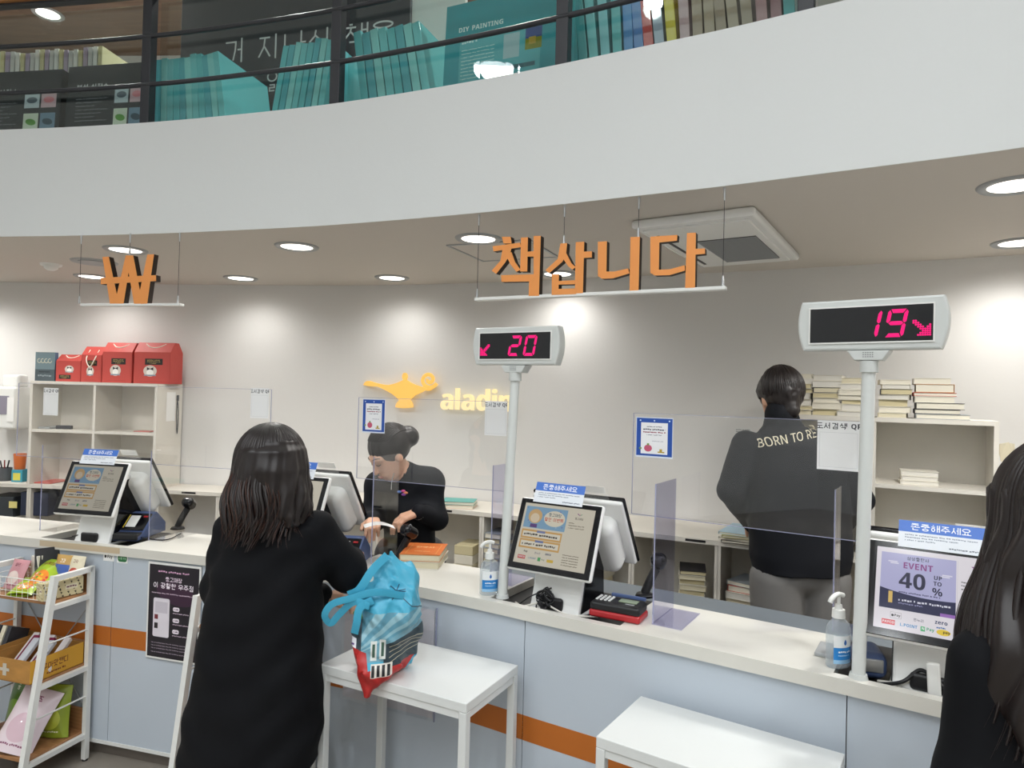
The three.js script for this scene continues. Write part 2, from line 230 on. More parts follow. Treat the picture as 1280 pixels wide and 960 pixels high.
// ---------------------------------------------------------------- ceiling fittings
{
  const A = onY(790, 275, CEIL), B = onY(946, 256, CEIL), Cc = onY(1001, 320, CEIL), u = B.clone().sub(A), v = Cc.clone().sub(B), w = u.length(), d = v.length() * 0.93;
  const g = thing('air_conditioner', 'white ceiling cassette air conditioner with dark slotted grille', 'air conditioner');
  const ctr = A.clone().addScaledVector(u, 0.5).addScaledVector(v, 0.465); g.position.set(ctr.x, CEIL, ctr.z); g.rotation.y = Math.atan2(-u.z, u.x);
  meshOf('housing', tr(rbox(w, 0.035, d, 0.014), 0, -0.0175, 0), M.whiteGloss, g);
  meshOf('panel', tr(rbox(w * 0.86, 0.012, d * 0.9, 0.005), 0, -0.037, 0), M.white, g);
  const gw = w * 0.5, gd = d * 0.52, gx = w * 0.12, gz = -d * 0.08, slat = box(gw, 0.004, 0.006);
  meshOf('grille_recess', tr(box(gw, 0.003, gd), gx, -0.0435, gz), M.black, g);
  for (let i = 0; i < 28; i++) { const s = meshOf('slat', slat, M.grey, g); s.position.set(gx, -0.046, gz - gd / 2 + gd * (i + 0.5) / 28); }
  meshOf('outlet_slot', tr(box(0.012, 0.004, d * 0.72), -w * 0.36, -0.044, 0), M.black, g);
  const h = thing('ceiling_hatch', 'thin white square access hatch in the low ceiling behind the orange sign', 'hatch');
  const q0 = onY(562, 304.5, CEIL), q1 = onY(668, 297, CEIL), m = q0.clone().add(q1).multiplyScalar(0.5), hu = q1.clone().sub(q0); h.position.set(m.x + 0.06, CEIL, m.z - 0.22); h.rotation.y = Math.atan2(-hu.z, hu.x);
  meshOf('frame', [tr(box(0.44, 0.006, 0.012), 0, -0.003, 0.2), tr(box(0.44, 0.006, 0.012), 0, -0.003, -0.2), tr(box(0.012, 0.006, 0.4), 0.214, -0.003, 0), tr(box(0.012, 0.006, 0.4), -0.214, -0.003, 0)], M.grey, h);
  meshOf('panel', tr(box(0.41, 0.004, 0.38), 0, -0.002, 0), M.ceiling, h);
  const s = thing('smoke_detector', 'small white smoke detector on the low ceiling', 'detector'); s.position.copy(onY(64, 330, CEIL));
  meshOf('base', lathe([[0, -0.012], [0.055, -0.012], [0.06, 0]], 24), M.white, s); meshOf('sensor', lathe([[0, -0.04], [0.02, -0.039], [0.036, -0.028], [0.04, -0.012]], 24), M.white, s);
  const r = thing('ceiling_vent', 'flat round grey vent in the low ceiling beside the smoke detector', 'vent'); r.position.copy(onY(118, 327, CEIL));
  meshOf('rim', lathe([[0.08, -0.004], [0.12, -0.008], [0.125, 0]], 28), M.grey, r); meshOf('disc', tr(cyl(0.085, 0.085, 0.008, 28), 0, -0.006, 0), M.grey, r);
}

// ---------------------------------------------------------------- hanging orange signs, shapes traced from the photograph onto the sign's own plane
function hangingSign(label, cat, p0px, p1px, barL, barR, glyphs, cables, sx, sy, sc) {
  const a = onY(...p0px, CEIL), b = onY(...p1px, CEIL), u = b.clone().sub(a).setY(0).normalize(), n = V(-u.z, 0, u.x); // n towards the hall
  const g = thing('hanging_sign', label, cat), turn = Math.atan2(-u.z, u.x);
  const L = onPlane(...barL, a, n), R = onPlane(...barR, a, n), y = (L.y + R.y) / 2; L.y = R.y = y;
  g.position.copy(L).lerp(R, 0.5); g.rotation.y = turn; g.updateMatrixWorld(true);
  const loc = (px, py) => g.worldToLocal(onPlane(px, py, a, n));
  const half = L.distanceTo(R) / 2;
  meshOf('bar', rbox(half * 2, 0.013, 0.03, 0.003), M.white, g);
  for (const [cname, strokes] of glyphs) {
    const geos = strokes.map((st, i) => {
      const sh = poly(st.map(([x, yy]) => { const q = loc(sx + x / sc, sy + yy / sc); return [q.x, q.y]; }));
      return extrude(sh, 0.03, 0).translate(0, 0, -0.0155 + 0.0002 * i);
    });
    const parts = [[], []];
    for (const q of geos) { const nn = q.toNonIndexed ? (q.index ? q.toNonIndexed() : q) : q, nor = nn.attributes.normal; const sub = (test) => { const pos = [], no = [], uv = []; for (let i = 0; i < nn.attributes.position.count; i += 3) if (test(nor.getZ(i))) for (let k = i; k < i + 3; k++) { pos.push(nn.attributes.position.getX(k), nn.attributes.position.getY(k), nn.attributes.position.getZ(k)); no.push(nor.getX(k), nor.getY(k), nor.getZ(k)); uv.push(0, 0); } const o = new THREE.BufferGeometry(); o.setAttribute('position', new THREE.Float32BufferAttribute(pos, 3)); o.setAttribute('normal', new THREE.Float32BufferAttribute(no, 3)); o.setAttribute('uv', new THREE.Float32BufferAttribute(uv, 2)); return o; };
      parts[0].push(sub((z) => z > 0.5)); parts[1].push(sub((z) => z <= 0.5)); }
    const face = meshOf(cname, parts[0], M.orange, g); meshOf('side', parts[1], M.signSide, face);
  }
  for (const [tx, ty, by] of cables) {
    const top = loc(tx, ty); top.y = CEIL - y; const bot = by === null ? V(top.x, 0.008, 0) : V(top.x, loc(tx, by).y, 0); top.z = 0;
    const c = meshOf('cable', bar(bot, top, 0.0022, 0.0022, 6), M.steel, g);
    meshOf('fitting', [tr(cyl(0.005, 0.003, 0.045, 10), top.x, top.y - 0.0225, 0), tr(cyl(0.003, 0.006, 0.035, 10), bot.x, bot.y + 0.0175, 0)], M.silver, c);
  }
  return g;
}
hangingSign('orange block letters sign on a thin white bar hung from four cables', 'sign', [599, 268], [906, 234], [595, 374.5], [908, 360.5], [
  ['letter_chaek', [ // traced at 3.556x from (560, 230)
    [[247, 238], [286, 238], [290, 268], [254, 268]], [[206, 280], [328, 264], [332, 284], [210, 303]],
    [[252, 285], [292, 282], [282, 320], [262, 352], [222, 403], [202, 388], [240, 345]], [[266, 322], [290, 305], [306, 350], [330, 384], [312, 394], [286, 362]],
    [[332, 242], [363, 240], [360, 392], [328, 392]], [[360, 304], [392, 302], [392, 326], [360, 326]], [[388, 235], [420, 234], [412, 500], [366, 500], [368, 436], [388, 436]], [[244, 408], [388, 404], [388, 436], [246, 438]]]],
  ['letter_sap', [
    [[506, 268], [536, 266], [532, 312], [516, 348], [456, 400], [440, 386], [494, 336]], [[514, 330], [532, 310], [556, 356], [574, 372], [560, 384], [540, 368]],
    [[574, 262], [612, 260], [606, 492], [570, 492]], [[610, 304], [646, 302], [646, 330], [608, 332]],
    [[468, 404], [500, 404], [498, 490], [468, 494]], [[498, 434], [572, 430], [572, 448], [498, 450]], [[468, 470], [576, 466], [576, 492], [468, 496]]]],
  ['letter_ni', [[[672, 260], [712, 258], [710, 392], [745, 392], [806, 378], [812, 400], [740, 422], [690, 424], [672, 412]], [[816, 240], [858, 238], [852, 480], [812, 482]]]],
  ['letter_da', [[[904, 238], [1024, 230], [1022, 256], [944, 264], [942, 384], [990, 382], [1056, 364], [1058, 388], [990, 408], [925, 410], [904, 398]], [[1066, 222], [1106, 220], [1102, 466], [1058, 468]], [[1102, 292], [1146, 290], [1146, 314], [1102, 318]]]],
], [[599, 268, null], [706, 257, 306], [799, 247, 297], [906, 234, null]], 560, 230, 3.5556);
hangingSign('orange won currency symbol sign hung from three cables', 'sign', [102, 293.5], [225, 290], [103, 384], [228, 378.5], [
  ['won_symbol', [ // traced at 4x from (0, 280)
    [[524, 168], [556, 166], [606, 400], [562, 404]], [[640, 160], [668, 160], [630, 400], [598, 402], [592, 372]], [[640, 162], [678, 160], [724, 400], [682, 402]], [[748, 156], [782, 154], [748, 400], [716, 402], [706, 360]], [[516, 272], [792, 258], [792, 288], [516, 304]]]],
], [[102, 293.5, null], [163, 292, 318], [225, 290, null]], 0, 280, 4);
// ---------------------------------------------------------------- the service counter
const sJoint = C.sAtPx(655, 0.016, 0.85);
const posS = [100, 352, 682, 1168].map((px) => C.sAtPx(px, 0.03, 1.085));
const notch = posS.map((s) => [s - 0.23, s + 0.27]);
{
  const g = thing('service_counter', 'long curved pale blue grey counter with an orange stripe round its front', 'counter');
  const s0 = 0.3, s1 = C.length - 0.05, cuts = [s0]; for (let s = sJoint - 4; s < s1; s += 1) if (s > s0 + 0.2 && s < s1 - 0.2) cuts.push(s); cuts.push(s1);
  for (let i = 0; i + 1 < cuts.length; i++) {
    const a = cuts[i] + 0.0015, b = cuts[i + 1] - 0.0015;
    const p = meshOf('front_panel', band(C, a, b, 0.016, 0.034, 0.085, TOP - 0.04, 0.05), M.counter, g);
    meshOf('stripe', band(C, a, b, 0.0152, 0.02, 0.512, 0.597, 0.05), M.stripe, p);
  }
  meshOf('bottom_edge', band(C, s0, s1, 0.012, 0.036, 0.07, 0.085), M.whiteEdge, g);
  meshOf('plinth', band(C, s0, s1, 0.06, 0.08, 0, 0.075), M.plinth, g);
  meshOf('core', band(C, s0, s1, 0.036, 0.34, 0.08, TOP - 0.06), M.offWhite, g);
  const t = [band(C, s0, s1, 0, 0.034, TOP - 0.04, TOP, 0.05)]; let q = s0;
  for (const [a, b] of [...notch, [s1, s1]]) { if (a > q) t.push(band(C, q, Math.min(a, s1), 0.0339, 0.36, TOP - 0.04, TOP, 0.05)); q = b; }
  single('laminate_worktop', t, M.topWhite, 'white laminate top with squared front lip along the curved counter', 'counter top');
  notch.forEach(([a, b], i) => single('equipment_tray', band(C, a, Math.min(b, s1), 0.035, 0.44, TOP - 0.058, TOP - 0.03, 0.05), M.black, 'black tray sunk into the counter under the ' + ['till by the snack rack', 'till facing the long haired customer', 'till beside the red card reader', 'till showing the percent sale'][i], 'tray'));
  const d = thing('staff_desk', 'lower slate grey desk on the staff side of the counter', 'desk');
  const sm = C.sAtPx(560, 0.36, 0.83); meshOf('desk_top', [band(C, s0, sm, 0.361, 0.44, 0.845, 0.875), band(C, sm, s1, 0.361, 0.82, 0.845, 0.875)], M.desk, d); meshOf('back_panel', band(C, sm, s1, 0.6, 0.62, 0, 0.845), M.offWhite, d); meshOf('back_panel', band(C, s0, sm, 0.4, 0.42, 0, 0.845), M.offWhite, d);
}
// worn light wood showing on the lip is part of the edge: a strip of bare edging
{ const a = C.sAtPx(50, 0, TOP), b = C.sAtPx(150, 0, TOP); single('edge_strip', band(C, a, b, -0.0012, 0.003, TOP - 0.03, TOP - 0.004), mat(0xc9b699, 0.6), 'bare wood edging on the counter lip under the till by the snack rack', 'edging'); }

// ---------------------------------------------------------------- tills
function screenSale(x, w, h) {
  x.fillStyle = '#efeaf0'; x.fillRect(0, 0, w, h);
  x.fillStyle = '#b9b8df'; x.fillRect(w * .04, h * .06, w * .62, h * .6); x.fillStyle = '#27294e'; x.beginPath(); x.moveTo(w * .04, h * .5); x.quadraticCurveTo(w * .35, h * .6, w * .66, h * .56); x.lineTo(w * .66, h * .75); x.lineTo(w * .04, h * .75); x.fill();
  x.fillStyle = '#e8e6f6'; x.fillRect(w * .1, h * .16, w * .08, h * .015); x.fillRect(w * .12, h * .18, w * .07, h * .015); x.fillRect(w * .55, h * .25, w * .08, h * .015); x.fillRect(w * .53, h * .27, w * .08, h * .015);
  write(x, '삼성출판사', w * .35, h * .085, h * .045, '#34344e', .11, 'center'); write(x, 'EVENT', w * .35, h * .15, h * .1, '#8c3f86', .1, 'center'); write(x, '40', w * .31, h * .26, h * .25, '#2a2a44', .1, 'center'); write(x, 'UP', w * .48, h * .27, h * .065, '#2a2a44'); write(x, 'TO', w * .48, h * .34, h * .065, '#2a2a44'); write(x, '%', w * .47, h * .41, h * .12, '#2a2a44');
  greek(x, w * .2, h * .525, w * .34, h * .018, '#555577', 3); greek(x, w * .2, h * .615, w * .42, h * .028, '#e8e8f4', 5); greek(x, w * .2, h * .66, w * .2, h * .018, '#9a9ac0', 6);
  x.fillStyle = '#e7c36a'; x.fillRect(w * .115, h * .54, w * .035, h * .14); x.fillStyle = '#a06fc0'; x.fillRect(w * .54, h * .71, w * .12, h * .04);
  x.strokeStyle = '#999'; x.lineWidth = 1.5; x.strokeRect(w * .14, h * .79, w * .09, h * .07); x.fillStyle = '#111'; x.beginPath(); x.arc(w * .158, h * .827, h * .014, 0, 7); x.fill(); write(x, 'Pay', w * .172, h * .805, h * .036, '#222', .1);
  x.fillStyle = '#e2474f'; x.fillRect(w * .07, h * .885, w * .11, h * .06); write(x, 'PAYCO', w * .125, h * .895, h * .038, '#fff', .1, 'center'); write(x, 'L.POINT', w * .22, h * .9, h * .045, '#3d8ecb', .1);
  write(x, '온누리', w * .33, h * .82, h * .035, '#667', .1); write(x, 'zero', w * .5, h * .79, h * .06, '#22305c', .1); greek(x, w * .515, h * .87, w * .07, h * .02, '#3366aa', 2);
  x.fillStyle = '#35b46a'; x.fillRect(w * .39, h * .9, w * .035, h * .055); write(x, 'N', w * .396, h * .905, h * .04, '#fff'); write(x, 'Pay', w * .435, h * .9, h * .045, '#4aa67a', .1); x.fillStyle = '#f2d23c'; x.beginPath(); x.ellipse(w * .57, h * .93, w * .055, h * .035, 0, 0, 7); x.fill(); write(x, 'pay', w * .565, h * .905, h * .04, '#2a2010', .1); 
  x.fillStyle = '#c9c4cf'; x.fillRect(w * .67, h * .06, 1.5, h * .9); brandBird(x, w * .83, h * .13, h * .07); write(x, '중고매장', w * .83, h * .2, h * .035, '#3c3a44', .1, 'center'); greek(x, w * .7, h * .3, w * .08, h * .018, '#777', 4); greek(x, w * .7, h * .34, w * .2, h * .018, '#777', 7); greek(x, w * .7, h * .38, w * .16, h * .018, '#777', 8); for (let i = 0; i < 4; i++) greek(x, w * .7, h * (.78 + i * .04), w * .22, h * .018, '#777', 9 + i);
}
function brandBird(x, X, Y, S) { for (const [c, a, b] of [['#8e3f8c', -1, -.5], ['#e0508a', .2, -.7], ['#4aa37a', .9, -.3], ['#3c4c8c', 0, .4]]) { x.fillStyle = c; x.beginPath(); x.moveTo(X, Y + S * .4); x.quadraticCurveTo(X + a * S * .4, Y + b * S, X + a * S, Y + b * S * .6); x.quadraticCurveTo(X + a * S * .3, Y + S * .2, X, Y + S * .4); x.fill(); } }
function screenNotice(x, w, h) {
  x.fillStyle = '#ece4d0'; x.fillRect(0, 0, w, h); x.fillStyle = '#8fb8d6'; x.fillRect(w * .03, h * .05, w * .6, h * .36);
  for (let i = 0; i < 16; i++) { x.fillStyle = ['#6f9fca', '#b8d4e4', '#7f86c4'][i % 3]; x.beginPath(); x.arc(w * (.05 + .56 * ((i * 37) % 100) / 100), h * (.08 + .3 * ((i * 61) % 100) / 100), h * .012, 0, 7); x.fill(); }
  x.fillStyle = '#e4bd84'; x.beginPath(); x.ellipse(w * .18, h * .21, w * .1, h * .12, 0, 0, 7); x.fill(); x.fillStyle = '#f3dfc0'; x.beginPath(); x.ellipse(w * .18, h * .24, w * .065, h * .08, 0, 0, 7); x.fill(); x.fillStyle = '#6a4a8a'; x.fillRect(w * .13, h * .34, w * .1, h * .06);
  x.fillStyle = '#f4ecd6'; x.beginPath(); x.ellipse(w * .46, h * .22, w * .15, h * .13, 0, 0, 7); x.fill(); write(x, '중고매장', w * .46, h * .13, h * .055, '#44606c', .1, 'center'); write(x, '할인 이벤트', w * .46, h * .205, h * .062, '#d8604c', .12, 'center');
  for (const [yy, k] of [[.44, 1], [.6, 5]]) { x.fillStyle = '#e3b46a'; x.fillRect(w * .03, h * yy, w * .58, h * .15); x.fillStyle = '#f6efdc'; x.fillRect(w * .05, h * (yy + .03), w * .54, h * .09); x.fillStyle = '#7d89b8'; x.fillRect(w * .25, h * (yy + .005), w * .12, h * .035); greek(x, w * .07, h * (yy + .06), w * .48, h * .036, '#4a4038', k); }
  write(x, 'Pay', w * .12, h * .78, h * .04, '#222', .1); write(x, '온누리', w * .28, h * .79, h * .035, '#778', .1); write(x, 'zero', w * .43, h * .775, h * .05, '#22305c', .1);
  x.fillStyle = '#d8605c'; x.fillRect(w * .05, h * .87, w * .11, h * .06); write(x, 'PAYCO', w * .105, h * .88, h * .035, '#fff', .1, 'center'); write(x, 'L.POINT', w * .2, h * .88, h * .036, '#7a98ac', .1); x.fillStyle = '#57b06a'; x.fillRect(w * .34, h * .87, w * .04, h * .06); write(x, 'Pay', w * .39, h * .88, h * .035, '#8a9a80', .1); x.fillStyle = '#e6c24a'; x.fillRect(w * .47, h * .88, w * .09, h * .045); 
  brandBird(x, w * .8, h * .1, h * .05); write(x, '중고매장', w * .8, h * .15, h * .035, '#54504a', .1, 'center'); for (const [i, yy] of [.24, .28, .32, .76, .8, .84, .88, .92].entries()) greek(x, w * .67, h * yy, w * (i ? .22 : .08), h * .018, '#8a8272', i + 3);
}
const texSale = canvasTex(768, 600, screenSale), texNotice = canvasTex(640, 500, screenNotice);
const screenMat = (t, k) => new THREE.MeshPhysicalMaterial({ color: 0x1a1a1c, roughness: 0.12, emissive: 0xffffff, emissiveMap: t, emissiveIntensity: k });
const mSale = screenMat(texSale, 0.8), mNotice = screenMat(texNotice, 0.58), mNoticeDim = screenMat(texNotice, 0.36);
const mStrip = printMat(canvasTex(512, 220, (x, w, h) => { x.fillStyle = '#e9edf3'; x.fillRect(0, 0, w, h); x.fillStyle = '#4676cf'; x.fillRect(0, 0, w, h * .42); write(x, '존중해주세요', w * .5, h * .08, h * .26, '#ffffff', .11, 'center'); greek(x, w * .08, h * .5, w * .84, h * .05, '#8a93a2', 2); greek(x, w * .08, h * .6, w * .62, h * .05, '#8a93a2', 4); greek(x, w * .08, h * .7, w * .36, h * .05, '#8a93a2', 5); greek(x, w * .6, h * .85, w * .34, h * .055, '#5a6372', 6); }), 0.35);
function till(i, screen, label) {
  const g = thing('point_of_sale_terminal', label, 'till'); C.place(g, posS[i], 0.18, TOP - 0.03);
  const yaw = [0.05, 0, 0, 0][i]; g.rotation.y += yaw;
  const side = new THREE.Shape(); side.moveTo(0.1, 0.0); side.lineTo(0.085, 0.03); side.quadraticCurveTo(0.04, 0.16, 0.035, 0.27); side.quadraticCurveTo(0.02, 0.33, -0.04, 0.32); side.quadraticCurveTo(-0.1, 0.3, -0.115, 0.2); side.lineTo(-0.13, 0); side.closePath();
  const col = extrude(side, 0.176, 0.008).translate(0, 0, -0.088).rotateY(-Math.PI / 2);
  meshOf('stand', col, M.whiteGloss, g);
  const inner = new THREE.Shape(); inner.moveTo(0.075, 0.015); inner.quadraticCurveTo(0.028, 0.16, 0.022, 0.255); inner.quadraticCurveTo(0.01, 0.31, -0.04, 0.303); inner.quadraticCurveTo(-0.092, 0.285, -0.103, 0.195); inner.lineTo(-0.115, 0.015); inner.closePath();
  for (const s of [-1, 1]) meshOf('side_cover', extrude(inner, 0.004).rotateY(-Math.PI / 2).translate(s * 0.0975 + 0.002, 0, 0), M.blackGloss, g);
  meshOf('base_plate', tr(rbox(0.21, 0.014, 0.21, 0.007, 3), 0, 0.007, 0.01), M.whiteGloss, g);
  meshOf('cable_arch', tr(rbox(0.09, 0.045, 0.02, 0.01), -0.01, 0.036, 0.089), M.black, g);
  const cs = new THREE.Group(); cs.name = 'customer_display'; g.add(cs); cs.position.set(0, 0.152, 0.15); cs.rotation.x = -0.4;
  meshOf('shell', tr(rbox(0.328, 0.262, 0.022, 0.01, 3), 0, 0.128, -0.012), M.whiteGloss, cs); meshOf('bezel', tr(rbox(0.316, 0.25, 0.004, 0.0018), 0, 0.128, 0.0), M.blackGloss, cs); meshOf('screen', tr(new THREE.PlaneGeometry(0.276, 0.214), 0, 0.13, 0.0024), screen, cs);
  meshOf('mount', tr(rbox(0.16, 0.1, 0.05, 0.02, 3), 0, 0.12, -0.045), M.white, cs);
  const strip = meshOf('notice_card', tr(new THREE.BoxGeometry(0.195, 0.074, 0.001), -0.012 + (i === 3 ? 0.02 : 0), 0.28, 0.005), [M.paper, M.paper, M.paper, M.paper, mStrip, M.paper], cs); strip.userData.label = 'card with a blue heading above white print';
  const ss = new THREE.Group(); ss.name = 'staff_display'; g.add(ss); ss.position.set(0.01, 0.385, -0.045); ss.rotation.x = -0.5 + Math.PI * 0; // hinge at its top edge, leaning out towards the staff
  ss.rotation.x = 0.58;
  meshOf('panel', tr(rbox(0.37, 0.3, 0.016, 0.007, 3), 0, -0.14, -0.02), M.blackGloss, ss); meshOf('back_shell', tr(rbox(0.362, 0.292, 0.02, 0.009, 3), 0, -0.141, -0.004), M.whiteGloss, ss);
  meshOf('housing', tr(rbox(0.3, 0.22, 0.1, 0.035, 4), 0, -0.165, 0.035), M.white, ss);
  for (let k = 0; k < 14; k++) meshOf('vent_slot', tr(box(0.004, 0.012, 0.002), -0.14 + k * 0.0075, -0.018, 0.0065), M.black, ss);
  const cp = meshOf('card_holder', tr(box(0.2, 0.06, 0.002), 0.03, 0.035, -0.01), M.acrylic, ss); meshOf('card', tr(box(0.09, 0.032, 0.0008), 0.075, 0.045, -0.013), M.paper, cp);
  return g;
}
till(0, mNoticeDim, 'white two sided till with a dim notice screen by the snack rack');
till(1, mNotice, 'white two sided till half hidden by the long haired customer at the counter');
till(2, mNotice, 'white two sided till with cream notice screen and tangled cables, beside the red card reader');
till(3, mSale, 'white two sided till with a lilac 40 percent sale screen');

// ---------------------------------------------------------------- number displays on poles
const mLed = new THREE.MeshStandardMaterial({ color: 0x200008, emissive: 0xff1f7e, emissiveIntensity: 1.15 }), mPole = mat(0xd9dcd9, 0.35), mHead = mat(0xcfd2cf, 0.4);
const SEG = { a: [[.14, 1], [.86, 1], [.74, .86], [.26, .86]], b: [[.9, .97], [.98, .9], [.98, .56], [.9, .51], [.8, .58], [.8, .85]], c: [[.9, .49], [.98, .44], [.98, .1], [.9, .03], [.8, .15], [.8, .42]], d: [[.14, 0], [.86, 0], [.74, .14], [.26, .14]], e: [[.1, .49], [.02, .44], [.02, .1], [.1, .03], [.2, .15], [.2, .42]], f: [[.1, .97], [.02, .9], [.02, .56], [.1, .51], [.2, .58], [.2, .85]], g: [[.14, .5], [.26, .57], [.74, .57], [.86, .5], [.74, .43], [.26, .43]] };
const DIGIT = { 0: 'abcdef', 1: 'bc', 2: 'abged', 9: 'abcdfg' };
function numberDisplay(base, top, turn, digits, arrow, label) {
  const g = thing('number_display', label, 'display'); g.position.copy(base); const d = top.clone().sub(base);
  meshOf('pole', bar(V(0, 0, 0), d.clone().multiplyScalar(0.96), 0.034, 0.034, 24), mPole, g); meshOf('collar', tr(cyl(0.023, 0.023, 0.03, 24), d.x * 0.945, d.y * 0.945, d.z * 0.945), mHead, g); meshOf('base_ring', tr(cyl(0.021, 0.024, 0.012, 24), 0, 0.006, 0), mHead, g);
  const h = new THREE.Group(); h.name = 'display_head'; g.add(h); h.position.copy(d); h.position.y -= 0.032; h.scale.setScalar(0.94); h.rotation.y = turn;
  const br = meshOf('bracket', extrude(poly([[-0.055, 0.028], [0.055, 0.028], [0.036, 0], [-0.036, 0]]), 0.05, 0.003).translate(0, 0, -0.03), mHead, h); br.userData.label = 'tapered bracket with speaker holes';
  const s = new THREE.Shape(); s.moveTo(-0.176, 0); s.lineTo(0.176, 0); s.quadraticCurveTo(0.207, 0.073, 0.182, 0.146); s.lineTo(-0.182, 0.146); s.quadraticCurveTo(-0.207, 0.073, -0.176, 0);
  meshOf('housing', extrude(s, 0.04, 0.006, 10).translate(0, 0.03, -0.03), mHead, h);
  meshOf('window', tr(box(0.314, 0.1, 0.003), 0.0, 0.103, 0.0163), M.blackGloss, h); meshOf('window_frame', [tr(box(0.322, 0.004, 0.005), 0, 0.155, 0.017), tr(box(0.322, 0.004, 0.005), 0, 0.051, 0.017), tr(box(0.004, 0.1, 0.005), 0.159, 0.103, 0.017), tr(box(0.004, 0.1, 0.005), -0.159, 0.103, 0.017)], M.white, h);
  const skew = (x, y) => x + (y - 0.5) * 0.26;
  for (const [ch, x0] of digits) for (const q of DIGIT[ch]) meshOf('digit_segment', extrude(poly(SEG[q].map(([x, y]) => [x0 + skew(x * 0.92, y) * 0.056, 0.064 + y * 0.078])), 0.0012).translate(0, 0, 0.0182), mLed, h);
  const dots = []; for (let r = 0; r < 8; r++) for (let c = 0; c < 8; c++) { const on = (r === c || r === c + 1 || c === r + 1) || (r >= 2 && c >= 2 && r + c >= 9 && (r >= 5 || c >= 5)); if (on) dots.push(tr(cyl(0.0028, 0.0028, 0.0012, 8).rotateX(Math.PI / 2), arrow.x + arrow.d * (c - 3.5) * 0.0056, 0.088 - (r - 3.5) * 0.0056, 0.0188)); }
  meshOf('arrow_dots', dots, mLed, h).userData.label = 'dotted arrow of lit lamps';
  for (let a = 0; a < 5; a++) for (let b = 0; b < 3; b++) meshOf('speaker_hole', tr(cyl(0.0014, 0.0014, 0.002, 6).rotateX(Math.PI / 2), (a - 2) * 0.006, 0.01 + b * 0.006, 0.0232), M.darkGrey, br);
}
{
  const b1 = onY(628, 747, TOP), t1 = onZ(645, 455, b1.z), b2 = onY(1073, 847, TOP), t2 = onZ(1087, 436, b2.z);
  numberDisplay(b1, t1, C.at(C.sAtX(b1.x)).turn + 0.02, [[2, -0.022], [0, 0.045]], { x: -0.132, d: -1 }, 'display on a leaning pole showing the pink number twenty, arrow pointing to the snack rack');
  numberDisplay(b2, t2, C.at(C.sAtX(b2.x)).turn - 0.08, [[1, -0.022], [9, 0.042]], { x: 0.13, d: 1 }, 'display on a pole showing the pink number nineteen, before the piled books');
}

// ---------------------------------------------------------------- sanitiser bottles
const mClear = mat(0xeef3f6, 0.12, { transmission: 0.8, thickness: 0, ior: 1.35, attenuationColor: new THREE.Color(0xd8ecf6), attenuationDistance: 0.2 });
const mBottleLabel = printMat(canvasTex(256, 256, (x, w, h) => { x.fillStyle = '#f1f3f4'; x.fillRect(0, 0, w, h); x.fillStyle = '#2f86cf'; x.fillRect(0, h * .42, w, h * .58); x.fillStyle = '#2366b4'; x.beginPath(); x.moveTo(w * .5, h * .12); x.quadraticCurveTo(w * .62, h * .28, w * .5, h * .34); x.quadraticCurveTo(w * .38, h * .28, w * .5, h * .12); x.fill(); greek(x, w * .2, h * .54, w * .6, h * .07, '#fff', 3); greek(x, w * .2, h * .68, w * .5, h * .05, '#bcdcf4', 4); x.fillStyle = '#9cc8ea'; x.fillRect(0, h * .86, w, h * .14); }), 0.4);
function sanitiser(p, turn, k, label) {
  const g = thing('sanitizer_bottle', label, 'bottle', undefined); g.position.copy(p); g.rotation.y = turn; g.scale.setScalar(k);
  const ov = (geo) => geo.scale(1, 1, 0.68);
  meshOf('bottle', ov(lathe([[0, 0.001], [0.033, 0.001], [0.038, 0.006], [0.038, 0.105], [0.034, 0.122], [0.022, 0.134], [0.014, 0.138], [0.014, 0.142], [0, 0.142]], 36)), mClear, g);
  meshOf('label', ov(new THREE.CylinderGeometry(0.0386, 0.0386, 0.078, 24, 1, true, -0.95, 1.9).translate(0, 0.056, 0)), mBottleLabel, g).material.side = THREE.DoubleSide;
  meshOf('cap', tr(cyl(0.017, 0.018, 0.024, 24), 0, 0.152, 0), M.white, g);
  const pump = meshOf('pump', [tr(cyl(0.009, 0.011, 0.014, 16), 0, 0.17, 0), tr(cyl(0.0048, 0.0048, 0.03, 12), 0, 0.185, 0), tube([V(0.016, 0.202, 0), V(0, 0.206, 0), V(-0.02, 0.203, 0.003), V(-0.032, 0.194, 0.004), V(-0.036, 0.186, 0.004)], 0.007, 16, 10)], M.white, g); void pump;
}
sanitiser(onY(611, 743, TOP), 0.25, 0.93, 'clear pump bottle of sanitizer beside the pole showing twenty');
sanitiser(onY(1047, 833, TOP), 0.35, 0.97, 'clear pump bottle of sanitizer beside the pole showing nineteen');
{ const q = onY(1033, 815, TOP); const o = single('grey_dish', rbox(0.05, 0.012, 0.11, 0.004), M.grey, 'small grey plastic holder on the counter behind the sanitizer by the pole showing nineteen', 'holder'); o.position.set(q.x, TOP + 0.006, q.z); o.rotation.y = C.at(C.sAtX(q.x)).turn; }

